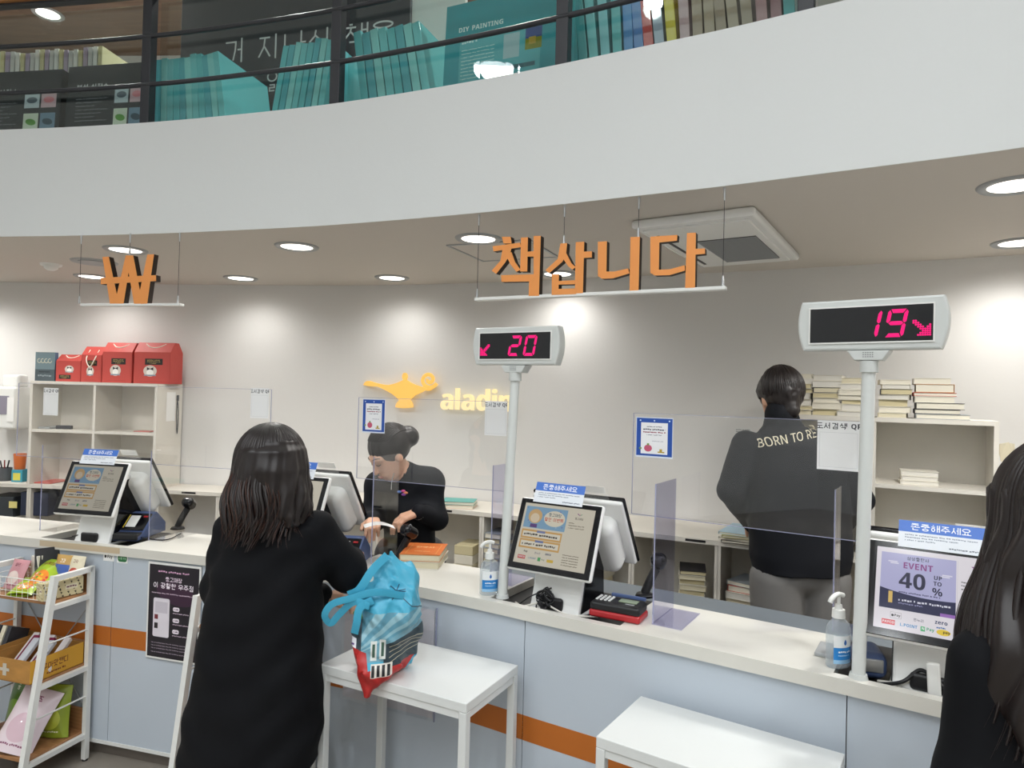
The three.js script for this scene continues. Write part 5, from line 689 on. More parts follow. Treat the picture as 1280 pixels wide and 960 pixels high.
// ---------------------------------------------------------------- the upper floor behind the balcony railing
const fPlane = (px, off) => { const q = F.at(F.sAtPx(px, off, 3.2), off, 0); return q; };
const yOnF = (px, py, off) => { const q = fPlane(px, off); return onPlane(px, py, q.p, q.n).y; };
const sOnF = (px, py, off) => F.sAtPx(px, off, yOnF(px, py, off));
{
  const lower = yOnF(183, 108, 0.05), mid = yOnF(183, 48, 0.05), up = yOnF(20, 11, 0.05) + 0.02, posts = [-205, 184, 422, 706, 1010, 1420].map((px) => F.sAtPx(px, 0.05, 3.1));
  const g = thing('balcony_railing', 'dark steel railing with round rails and a wood handrail above the white fascia', 'railing');
  for (const s of posts) { const q = F.at(s, 0.05), p = meshOf('post', rbox(0.05, 1.1, 0.045, 0.003), M.steel, g); p.position.copy(q.p).setY(3.45); p.rotation.y = q.turn; }
  for (let i = 0; i + 1 < posts.length; i++) for (const [y, r] of [[lower, 0.011], [mid, 0.011]]) { const pts = []; for (let k = 0; k <= 8; k++) pts.push(F.at(posts[i] + (posts[i + 1] - posts[i]) * k / 8, 0.035, y).p); meshOf('rail', tube(pts, r, 24, 10), M.steel, g); }
  meshOf('rail_flat', band(F, posts[0], posts[5], 0.03, 0.07, up - 0.012, up), M.steel, g); meshOf('handrail', band(F, posts[0], posts[5], 0.015, 0.085, up, up + 0.045), M.handrail, g);
  for (let i = 0; i + 1 < posts.length; i++) { const where = ['before the wall end', 'before the black gem kits', 'before the two leaning teal rows', 'before the big teal box front', 'before the mixed colour kits', 'beyond the mixed colour kits'][i]; const p = single('balcony_glass', band(F, posts[i] + 0.03, posts[i + 1] - 0.03, 0.085, 0.091, 2.93, up - 0.03, 0.06), M.glass, 'clear curved glass pane behind the rails ' + where, 'glass pane', 'balcony glass panes'); void p; }
  single('display_plinth', band(F, posts[0], posts[5], 0.13, 0.62, 2.721, 2.86), M.offWhite, 'low white display plinth behind the balcony glass', 'plinth');
}
const mTeal = [0x5fbac0, 0x70c4c8, 0x88d0d0, 0x54adb8].map((c) => mat(c, 0.16, { clearcoat: 0.6, clearcoatRoughness: 0.08 })), kitGeo = {};
function kit(s, lean, h, t, m, label, group, off = 0.14, d = 0.4) {
  const key = [h, t, d].map((v) => v.toFixed(3)).join(); const geo = kitGeo[key] ??= rbox(t, h, d, 0.002, 1).translate(0, h / 2, -d / 2);
  const o = single('painting_kit', geo, m, label, 'kit box', group), q = F.at(s, off, 2.8605 + Math.abs(Math.sin(lean)) * t / 2); o.position.copy(q.p); o.rotation.set(0, q.turn, lean, 'YXZ'); return o;
}
const hKit = yOnF(230, 70, 0.14) - 2.86;
function kitRow(px0, px1, lean0, lean1, n, label, group) { const a = sOnF(px0, 140, 0.14), b = sOnF(px1, 140, 0.14); for (let i = 0; i < n; i++) kit(a + (b - a) * i / (n - 1), lean0 + (lean1 - lean0) * i / (n - 1), hKit * rnd(0.98, 1.02), (b - a) / (n - 1) * 0.86, mTeal[(i * 3 + n) % 4], label, group); }
kitRow(196, 284, 0.0, 0.16, 11, 'glossy teal painting kit box in the row beside the black boxes', 'teal kits beside the black boxes');
kitRow(338, 396, -0.17, -0.14, 8, 'glossy teal painting kit box in the row leaning beneath the dark text board', 'teal kits beneath the text board');
kitRow(462, 540, 0.16, 0.2, 8, 'glossy teal painting kit box in the row beside the big teal box front', 'teal kits beside the big box front');
{
  const cols = [0x4aa5aa, 0x4aa5aa, 0x6fc0c4, 0x7fc4cc, 0x58b4b8, 0x3f86c4, 0x3f78bc, 0xc23a34, 0x9aa6b8, 0xd9c52c, 0xc4a2a6, 0xa8917c, 0xb09a84, 0xa48e7a, 0xb29e8a, 0xaa9684, 0xb78c90, 0xa87a80, 0x58b0b4], words = { 7: 'red painting kit box spine between blue and silver ones', 8: 'silver blue painting kit box spine beside the red one', 9: 'yellow painting kit box spine', 10: 'pale pink painting kit box beside the yellow one', 18: 'teal painting kit box at the end of the tan row' };
  const a = sOnF(722, 70, 0.14), b = sOnF(992, 20, 0.14), n = cols.length; for (let i = 0; i < n; i++) { const kind = i < 5 ? ['glossy light teal painting kit box in the mixed colour row', 'light teal kits of the mixed row'] : i < 7 ? ['blue painting kit box in the mixed colour row', 'blue kits of the mixed row'] : words[i] ? [words[i]] : i < 16 ? ['tan painting kit box in the mixed colour row', 'tan kits of the mixed row'] : ['dusky pink painting kit box next to the tan ones', 'dusky pink kits']; kit(a + (b - a) * i / (n - 1), 0.09 + 0.03 * Math.sin(i), 0.52, (b - a) / (n - 1) * 0.84, mat(cols[i], 0.25, { clearcoat: 0.4 }), kind[0], kind[1]); }
}
function frontBox(px0, px1, topY, m, side, label, off, d, lean = -0.05) {
  const yb = 2.8605, a = F.sAtPx(px0, off, 3.1), b = F.sAtPx(px1, off, 3.1), q = F.at((a + b) / 2, off, yb), w = F.at(a, off).p.distanceTo(F.at(b, off).p), h = topY - yb, o = single('front_facing_kit', rbox(w, h, d, 0.003).translate(0, h / 2, -d / 2), side, label, 'kit box'); o.position.copy(q.p); o.rotation.set(lean, q.turn, 0, 'YXZ');
  meshOf('printed_front', new THREE.PlaneGeometry(w * 0.99, h * 0.99).translate(0, h / 2, 0.0012), m, o); return o;
}
const mDiy = printMat(canvasTex(512, 560, (x, w, h) => { x.fillStyle = '#3d9ba6'; x.fillRect(0, 0, w, h); x.fillStyle = '#5fb0b8'; x.fillRect(w * .14, h * .3, w * .72, h * .42); write(x, 'DIY PAINTING', w * .12, h * .2, h * .052, '#e4f2f2', .1); greek(x, w * .16, h * .33, w * .14, h * .02, '#dff0f0', 2); for (let i = 0; i < 9; i++) greek(x, w * .16, h * (.4 + i * .03), w * .3, h * .01, '#cfe6e6', i + 3); x.fillStyle = '#a9c4ca'; x.fillRect(w * .54, h * .34, w * .14, h * .2); x.fillStyle = '#3a4f8c'; x.fillRect(w * .73, h * .31, w * .14, h * .12); x.fillStyle = '#8a8a2c'; x.fillRect(w * .73, h * .41, w * .14, h * .09); x.fillStyle = '#b89a3c'; x.fillRect(w * .76, h * .4, w * .06, h * .06); x.fillStyle = '#4a6f78'; x.fillRect(w * .6, h * .6, w * .22, h * .035); }), 0.16);
frontBox(552, 694, 3.4, mDiy, mTeal[0], 'large teal kit box facing the hall with white print and pictures', 0.16, 0.05);
const mGem = printMat(canvasTex(420, 460, (x, w, h) => { x.fillStyle = '#23242a'; x.fillRect(0, 0, w, h); write(x, '보석 십자수', w * .12, h * .2, h * .065, '#e8e6ea', .12); for (let i = 0; i < 7; i++) greek(x, w * .12, h * (.36 + i * .04), w * (.4 - (i % 3) * .08), h * .014, '#8a8a92', i + 2); for (let r = 0; r < 3; r++) for (let c = 0; c < 2; c++) { const X = w * (.6 + c * .19), Y = h * (.24 + r * .25); x.fillStyle = ['#b9c4cc', '#c9a8b0', '#d4dcc8', '#6f8ca4', '#9fb4c4', '#c4b4a4'][r * 2 + c]; x.fillRect(X, Y, w * .17, h * .19); x.fillStyle = ['#5a6470', '#d4848c', '#5fa03a', '#2f4a5c', '#40566c', '#8a6a54'][r * 2 + c]; x.beginPath(); x.ellipse(X + w * .085, Y + h * .1, w * .06, h * .035, 0.3 * r, 0, 7); x.fill(); } }), 0.3);
frontBox(78, 180, yOnF(120, 78, 0.16), mGem, M.black, 'black gem craft kit box with six pictures, beside the railing post', 0.16, 0.06); frontBox(-40, 72, yOnF(40, 85, 0.16), mGem, M.black, 'black gem craft kit box with six pictures, next to the other black box', 0.16, 0.06);
for (let i = 0; i < 22; i++) { const a = F.sAtPx(-10, 0.34, 3.3), b = F.sAtPx(124, 0.34, 3.3), h = yOnF(60, 62, 0.34) - 2.86 + rnd(-0.01, 0.01), o = single('magazine', box((b - a) / 22 * 0.8, h, 0.2).translate(0, h / 2, 0), [M.paper, mat(0xd9d2a4, 0.5), mat(0xb9a8c0, 0.5), mat(0xd8d8d8, 0.5)][i % 4], 'upright magazine in the pale row behind the black boxes upstairs', 'magazine', 'magazines behind the black boxes'), q = F.at(a + (b - a) * (i + 0.5) / 22, 0.45, 2.8605); o.position.copy(q.p); o.rotation.y = q.turn; }
{
  const off = 0.7, mBoard = printMat(canvasTex(900, 400, (x, w, h) => { x.fillStyle = '#303137'; x.fillRect(0, 0, w, h); write(x, '거 지나신 책을', w * .2, h * .28, h * .24, '#d8d8d8', .07); write(x, '읽어요', w * .4, h * .62, h * .2, '#d8d8d8', .07); }), 0.5);
  const s0 = F.sAtPx(222, off, 3.5), s1 = F.sAtPx(512, off, 3.7), q = F.at((s0 + s1) / 2, off, 0), w = F.at(s0, off).p.distanceTo(F.at(s1, off).p), g = thing('text_board', 'tall charcoal board with thin white lettering behind the teal kits', 'board'); g.position.copy(q.p).setY(2.721); g.rotation.y = q.turn;
  meshOf('board', tr(rbox(w, 1.3, 0.03, 0.004), 0, 0.65, 0), M.darkGrey, g); meshOf('print', tr(new THREE.PlaneGeometry(w * 0.98, 0.62), 0, 0.86, 0.0165), mBoard, g);
  const p = F.at(F.sAtPx(545, 0.72, 3.6), 0.74, 0), o = single('white_board', rbox(0.34, 1.2, 0.03, 0.004), M.white, 'plain white panel standing beside the charcoal board upstairs', 'panel'); o.position.copy(p.p).setY(3.3215); o.rotation.y = p.turn;
  const p2 = F.at(F.sAtPx(196, 0.75, 3.4), 0.75, 0), o2 = single('white_board', rbox(0.26, 0.86, 0.03, 0.004), M.white, 'plain white panel standing behind the railing post upstairs', 'panel'); o2.position.copy(p2.p).setY(3.1515); o2.rotation.y = p2.turn;
}
// ---------------------------------------------------------------- people: fields of tapered limbs meshed with surface nets
function surfaceNet(fn, lo, hi, cell) {
  const n = ['x', 'y', 'z'].map((k) => Math.max(2, Math.ceil((hi[k] - lo[k]) / cell) + 1)), [nx, ny, nz] = n, val = new Float32Array(nx * ny * nz), id = (i, j, k) => (k * ny + j) * nx + i;
  for (let k = 0; k < nz; k++) for (let j = 0; j < ny; j++) for (let i = 0; i < nx; i++) val[id(i, j, k)] = fn(lo.x + i * cell, lo.y + j * cell, lo.z + k * cell);
  const vert = new Int32Array(nx * ny * nz).fill(-1), pos = [], idx = [];
  for (let k = 0; k < nz - 1; k++) for (let j = 0; j < ny - 1; j++) for (let i = 0; i < nx - 1; i++) {
    let m = 0; const v = []; for (let c = 0; c < 8; c++) { const q = val[id(i + (c & 1), j + ((c >> 1) & 1), k + (c >> 2))]; v.push(q); if (q < 0) m |= 1 << c; } if (m === 0 || m === 255) continue;
    let sx = 0, sy = 0, sz = 0, cnt = 0; for (const [a, b] of EDGES) { if ((v[a] < 0) === (v[b] < 0)) continue; const t = v[a] / (v[a] - v[b]); sx += (a & 1) + t * ((b & 1) - (a & 1)); sy += ((a >> 1) & 1) + t * (((b >> 1) & 1) - ((a >> 1) & 1)); sz += (a >> 2) + t * ((b >> 2) - (a >> 2)); cnt++; }
    vert[id(i, j, k)] = pos.length / 3; pos.push(lo.x + (i + sx / cnt) * cell, lo.y + (j + sy / cnt) * cell, lo.z + (k + sz / cnt) * cell);
  }
  for (let k = 1; k < nz - 1; k++) for (let j = 1; j < ny - 1; j++) for (let i = 1; i < nx - 1; i++) { const a = val[id(i, j, k)] < 0;
    const face = (b, q) => { if (a === b || q.some((x) => x < 0)) return; if (a) idx.push(q[0], q[1], q[2], q[0], q[2], q[3]); else idx.push(q[0], q[2], q[1], q[0], q[3], q[2]); };
    face(val[id(i + 1, j, k)] < 0, [vert[id(i, j - 1, k - 1)], vert[id(i, j, k - 1)], vert[id(i, j, k)], vert[id(i, j - 1, k)]]);
    face(val[id(i, j + 1, k)] < 0, [vert[id(i - 1, j, k - 1)], vert[id(i - 1, j, k)], vert[id(i, j, k)], vert[id(i, j, k - 1)]]);
    face(val[id(i, j, k + 1)] < 0, [vert[id(i - 1, j - 1, k)], vert[id(i, j - 1, k)], vert[id(i, j, k)], vert[id(i - 1, j, k)]]); }
  const g = new THREE.BufferGeometry(); g.setAttribute('position', new THREE.Float32BufferAttribute(pos, 3)); g.setIndex(idx);
  const e = cell * 0.5, nor = []; for (let i = 0; i < pos.length; i += 3) { const [x, y, z] = [pos[i], pos[i + 1], pos[i + 2]], v = V(fn(x + e, y, z) - fn(x - e, y, z), fn(x, y + e, z) - fn(x, y - e, z), fn(x, y, z + e) - fn(x, y, z - e)).normalize(); nor.push(v.x, v.y, v.z); }
  g.setAttribute('normal', new THREE.Float32BufferAttribute(nor, 3)); g.setAttribute('uv', new THREE.Float32BufferAttribute(new Float32Array(pos.length / 3 * 2), 2)); return g;
}
const EDGES = [[0, 1], [2, 3], [4, 5], [6, 7], [0, 2], [1, 3], [4, 6], [5, 7], [0, 4], [1, 5], [2, 6], [3, 7]];
const smin = (a, b, k) => { const h = Math.max(0, Math.min(1, 0.5 + 0.5 * (b - a) / k)); return b + (a - b) * h - k * h * (1 - h); };
const limb = (a, b, r0, r1) => { const ab = b.clone().sub(a), L2 = ab.lengthSq() || 1e-9; return (x, y, z) => { const px = x - a.x, py = y - a.y, pz = z - a.z, t = Math.max(0, Math.min(1, (px * ab.x + py * ab.y + pz * ab.z) / L2)); return Math.hypot(px - ab.x * t, py - ab.y * t, pz - ab.z * t) - (r0 + (r1 - r0) * t); }; };
const blob = (c, rx, ry, rz, q) => { const inv = q ? q.clone().invert() : null, v = V(0, 0, 0), m = Math.min(rx, ry, rz); return (x, y, z) => { v.set(x - c.x, y - c.y, z - c.z); if (inv) v.applyQuaternion(inv); return (Math.hypot(v.x / rx, v.y / ry, v.z / rz) - 1) * m; }; };
const joined = (list, k) => (x, y, z) => { let d = 1e3; for (const f of list) d = smin(d, f(x, y, z), k); return d; };
const boundsOf = (pts, pad) => { const b = new THREE.Box3().setFromPoints(pts); b.expandByScalar(pad); return [b.min, b.max]; };
function handField(wrist, fwd, palmUp, side, curl) { // five fingers rooted in the palm; side = +1 thumb towards cross(fwd, palmUp)
  fwd = fwd.clone().normalize(); const lat = V(0, 0, 0).crossVectors(fwd, palmUp).normalize().multiplyScalar(side), up = palmUp.clone().normalize(), P = (f, l, u) => wrist.clone().addScaledVector(fwd, f).addScaledVector(lat, l).addScaledVector(up, u), list = [];
  const palm = [limb(P(0.0, 0.008, 0), P(0.075, 0.024, 0), 0.017, 0.012), limb(P(0.0, -0.008, 0), P(0.07, -0.024, 0), 0.017, 0.012), limb(P(0.01, 0, 0), P(0.078, 0, 0), 0.017, 0.012)], pf = joined(palm, 0.012), tips = [];
  [[0.028, 0.07, 0.078], [0.01, 0.078, 0.086], [-0.008, 0.075, 0.08], [-0.026, 0.068, 0.062]].forEach(([l, b, len]) => { const c = curl, s1 = P(b, l, 0), a1 = c * 0.6, s2 = s1.clone().addScaledVector(fwd, Math.cos(a1) * len * 0.45).addScaledVector(up, -Math.sin(a1) * len * 0.45), a2 = c * 1.5, s3 = s2.clone().addScaledVector(fwd, Math.cos(a2) * len * 0.32).addScaledVector(up, -Math.sin(a2) * len * 0.32), a3 = c * 2.1, s4 = s3.clone().addScaledVector(fwd, Math.cos(a3) * len * 0.25).addScaledVector(up, -Math.sin(a3) * len * 0.25); list.push(limb(s1, s2, 0.0088, 0.0084), limb(s2, s3, 0.0084, 0.0078), limb(s3, s4, 0.0078, 0.0068)); tips.push(s4); });
  const t1 = P(0.02, 0.022, -0.003), t2 = P(0.045, 0.045, -0.014), t3 = P(0.07, 0.05, -0.026); list.push(limb(t1, t2, 0.0115, 0.0095), limb(t2, t3, 0.0095, 0.008)); tips.push(t3);
  const f = (x, y, z) => { let d = pf(x, y, z); for (const q of list) d = smin(d, q(x, y, z), 0.005); return d; }; return { f, pts: [wrist, ...tips, P(0, 0, 0.02), P(0, 0, -0.02)] };
}
function handMesh(...a) { const h = handField(...a), [lo, hi] = boundsOf(h.pts, 0.03); return surfaceNet(h.f, lo, hi, 0.004); }
function headGeo(c, q, s = 1) { // a head looking along +z of q: skull, jaw, nose, brow, lips, ears
  const P = (x, y, z) => V(x * s, y * s, z * s).applyQuaternion(q).add(c), E = (x, y, z, a, b, d) => blob(P(x, y, z), a * s, b * s, d * s, q);
  const main = joined([E(0, 0.03, -0.012, 0.076, 0.09, 0.094), E(0, -0.045, 0.02, 0.055, 0.068, 0.066), E(0, -0.085, 0.045, 0.028, 0.026, 0.03)], 0.035), nose = limb(P(0, 0.01, 0.088), P(0, -0.03, 0.106), 0.008 * s, 0.013 * s), lips = E(0, -0.062, 0.082, 0.022, 0.009, 0.012), ear = [E(0.077, -0.01, -0.01, 0.01, 0.032, 0.02), E(-0.077, -0.01, -0.01, 0.01, 0.032, 0.02)], brow = E(0, 0.03, 0.076, 0.055, 0.012, 0.014), eyes = [E(0.03, 0.008, 0.094, 0.016, 0.01, 0.012), E(-0.03, 0.008, 0.094, 0.016, 0.01, 0.012)];
  return (x, y, z) => { let d = smin(main(x, y, z), nose(x, y, z), 0.015); d = smin(d, lips(x, y, z), 0.01); d = smin(d, brow(x, y, z), 0.02); for (const e of ear) d = smin(d, e(x, y, z), 0.008); for (const e of eyes) d = Math.max(d, -e(x, y, z) - 0.004); return d; };
}
const mHair = mat(0x1c1413, 0.42, { sheen: 0.3, sheenColor: new THREE.Color(0x6a4a3a), sheenRoughness: 0.4 }), mHairB = mat(0x231714, 0.42), mHairC = mat(0x4a2c20, 0.4), mCoat = mat(0x0c0d11, 0.8, { specularIntensity: 0.4 }), mJacket = mat(0x101218, 0.75, { specularIntensity: 0.5 }), mTrouser = mat(0x6c6a68, 0.85), mShoe = mat(0x1a1a1c, 0.5), mLip = mat(0xb46a62, 0.5), mEye = mat(0x1a1512, 0.25);
const fold = (x, y, z, k, a) => a * (Math.sin(x * 31 * k + y * 9 * k + Math.sin(y * 17 * k) * 1.3) * 0.6 + Math.sin(y * 23 * k - x * 13 * k + z * 19 * k) * 0.4);
function lockPath(p, i, spread, wob) { const { hc, Z, low, vary, grow } = p, a = Math.PI * (-0.1 + 1.2 * ((i * 0.618) % 1)) + (p.turn ?? 0), e = [], y1 = low + vary * ((i * 29) % 17) / 17, ph = (i * 2.4) % 6.28, k2 = 0.985 + 0.03 * ((i * 23) % 7) / 7; for (let j = 0; j <= 14; j++) { const t = j / 14; let y, r, u; if (t < 0.36) { const th = (0.03 + 0.97 * t / 0.36) * Math.PI / 2; y = hc.y + 0.008 + 0.124 * Math.cos(th); r = 0.109 * Math.sin(th); u = 0; } else { u = (t - 0.36) / 0.64; y = hc.y + 0.008 + (y1 - hc.y - 0.008) * u; r = 0.109 + (grow - 0.003) * Math.pow(u, 1.3); } r *= k2 * (1 + spread * u * (((i * 41) % 13) / 13 - 0.4)); e.push(V(hc.x + Math.cos(a) * r + Math.sin(u * 6.5 + ph) * wob * u, y + Math.sin(u * 8 + ph) * 0.004 * u, Z + 0.022 * u + Math.sin(a) * r * 1.12 + Math.cos(u * 6.5 + ph) * wob * 0.7 * u)); } return e; }
function locks(g, p, n, o, spread, wob, r, m, name) { const q2 = []; for (let i = 0; i < n; i++) q2.push(taperTube(lockPath(p, i + o, spread, wob), (t) => r * Math.min(1, 0.5 + t) * Math.sqrt(Math.max(0.03, 1 - t * t * t)), 28, 6)); const m2 = meshOf(name, q2, m, g); m2.userData.kind = 'stuff'; return m2; }
// column of ellipses: rows of [y, xLeft, xRight, zCentre, halfDepth]
function column(rows) { rows = [...rows].sort((a, b) => a[0] - b[0]); return (x, y, z) => { let i = 0; while (i < rows.length - 2 && rows[i + 1][0] < y) i++; const a = rows[i], b = rows[i + 1], t = Math.max(0, Math.min(1, (y - a[0]) / (b[0] - a[0]))), s = t * t * (3 - 2 * t), L = a[1] + (b[1] - a[1]) * s, R = a[2] + (b[2] - a[2]) * s, zc = a[3] + (b[3] - a[3]) * s, rz = a[4] + (b[4] - a[4]) * s, rx = (R - L) / 2, m = Math.min(rx, rz), e = (Math.pow(Math.pow(Math.abs((x - (L + R) / 2) / rx), 2.3) + Math.pow(Math.abs((z - zc) / rz), 2.3), 1 / 2.3) - 1) * m; const dy = Math.max(rows[0][0] - y, y - rows[rows.length - 1][0]); return Math.max(e, dy); }; }

// the long haired customer in a long black coat
{
  const Z = -2.25, Q = (px, py, z = Z) => onZ(px, py, z), g = thing('person', 'person with long dark wavy hair in a long black padded coat reaching over the counter', 'person'), yOf = (py) => Q(330, py).y, X = (px, py) => Q(px, py).x;
  const hc = Q(342, 578, Z - 0.02), neck = Q(343, 640, Z), q = new THREE.Quaternion().setFromEuler(new THREE.Euler(0.3, Math.PI - 0.35, 0, 'YXZ'));
  const shR = Q(394, 664), elR = Q(434, 713, Z - 0.07), wrR = Q(441, 700, -2.5), shL = Q(292, 664), elL = Q(276, 735, Z - 0.06), wrL = Q(398, 746, -2.42), hip = [Q(300, 850), Q(365, 850)], fx = [-1.0, -0.82];
  const foot = fx.map((x) => V(x, 0.06, Z + 0.0)), knee = fx.map((x, i) => V((x + hip[i].x) / 2, 0.47, Z));
  const body = joined([limb(hc, neck, 0.05, 0.052), limb(neck, V(neck.x, 1.1, Z), 0.09, 0.12), limb(V(neck.x, 1.1, Z), V(neck.x, 0.88, Z), 0.12, 0.14), limb(shL, elL, 0.04, 0.035), limb(elL, wrL, 0.035, 0.025), limb(shR, elR, 0.04, 0.035), limb(elR, wrR, 0.035, 0.024), ...hip.flatMap((h, i) => [limb(h, knee[i], 0.075, 0.05), limb(knee[i], foot[i], 0.05, 0.036), limb(foot[i].clone().setY(0.035), foot[i].clone().add(V(0, -0.025, -0.15)), 0.035, 0.03)])], 0.04);
  const head = headGeo(hc, q, 0.98), all = (x, y, z) => smin(body(x, y, z), head(x, y, z), 0.03);
  const geos = [surfaceNet(all, V(-1.25, -0.01, -2.65), V(-0.45, 1.62, -2.0), 0.016)];
  const hR = [wrR, V(-0.15, 0.12, -0.98), V(0.2, 1, 0.1), -1, 0.55], hL = [wrL, V(0.85, -0.05, -0.5), V(0, 1, 0), 1, 0.75]; geos.push(handMesh(...hR), handMesh(...hL)); meshOf('body', geos, M.skin, g);
  const rows = [[646, 322, 366, .075], [655, 298, 392, .115], [680, 280, 400, .135], [720, 268, 402, .145], [780, 256, 402, .15], [840, 246, 403, .16], [900, 236, 402, .165], [945, 229, 396, .17], [958, 232, 388, .165]].map(([py, l, r, d]) => [yOf(py), X(l, py), X(r, py), Z, d]);
  const torso = column(rows), sleeves = joined([limb(shL, elL, 0.066, 0.062), limb(elL, wrL, 0.06, 0.05), limb(shR, elR, 0.07, 0.064), limb(elR, wrR, 0.064, 0.046)], 0.03), coat = (x, y, z) => smin(torso(x, y, z), sleeves(x, y, z), 0.035) + fold(x, y, z, 1, 0.0035) + 0.0025 * Math.sin((y - 0.1 * Math.sin(x * 9)) * 46);
  meshOf('coat', surfaceNet(coat, V(-1.28, 0.36, -2.62), V(-0.42, 1.35, -1.98), 0.0115), mCoat, g);
  meshOf('trousers', surfaceNet(joined(hip.flatMap((h, i) => [limb(h, knee[i], 0.085, 0.062), limb(knee[i], V(foot[i].x, 0.1, Z), 0.062, 0.05)]), 0.02), V(-1.2, 0.04, -2.45), V(-0.6, 0.75, -2.05), 0.016), M.black, g);
  for (const f of foot) meshOf('shoe', surfaceNet(joined([limb(V(f.x, 0.045, Z + 0.02), V(f.x, 0.035, Z - 0.16), 0.045, 0.036)], 0.01), V(f.x - 0.06, 0.0, Z - 0.22), V(f.x + 0.06, 0.1, Z + 0.08), 0.01), mShoe, g);
  const hr = [[543, 328, 356, .03], [550, 314, 370, .07], [562, 307, 379, .1], [585, 303, 386, .115], [612, 300, 390, .112], [635, 300, 392, .105], [648, 304, 390, .09], [656, 312, 380, .06]].map(([py, l, r, d]) => [yOf(py), X(l, py), X(r, py), Z + 0.035, d]), hcol = column(hr), crown = blob(Q(342, 575, Z + 0.005), 0.104, 0.114, 0.118), face = blob(hc.clone().add(V(0.04, -0.03, -0.14)), 0.06, 0.09, 0.07), nz = vnoise(77);
  const hair = (x, y, z) => { const a = Math.atan2(z - Z, x - hc.x), low = Math.max(0, Math.min(1, (hc.y + 0.06 - y) / 0.2)), wav = Math.sin(a * 13 + Math.sin(y * 30 + a * 3) * 1.5) * 0.55 + Math.sin(a * 29 + y * 24) * 0.3 + (nz(a * 6 + 40, y * 22 + 20, 512) - 0.5); return Math.max(smin(crown(x, y, z), hcol(x, y, z), 0.03) + wav * (0.0015 + 0.009 * low), -face(x, y, z)); };
  meshOf('hair', surfaceNet(hair, V(-1.1, 1.18, -2.4), V(-0.6, 1.6, -2.02), 0.0055), mHair, g);
  const hp = { hc, Z: Z + 0.008, low: 1.2, vary: 0.085, grow: 0.024 }; locks(g, hp, 70, 0, 0.16, 0.018, 0.0075, mHair, 'hair_locks'); locks(g, hp, 45, 300, 0.22, 0.022, 0.0055, mHairB, 'hair_locks'); locks(g, hp, 130, 700, 0.4, 0.024, 0.0011, mHairC, 'hair_strands');
}

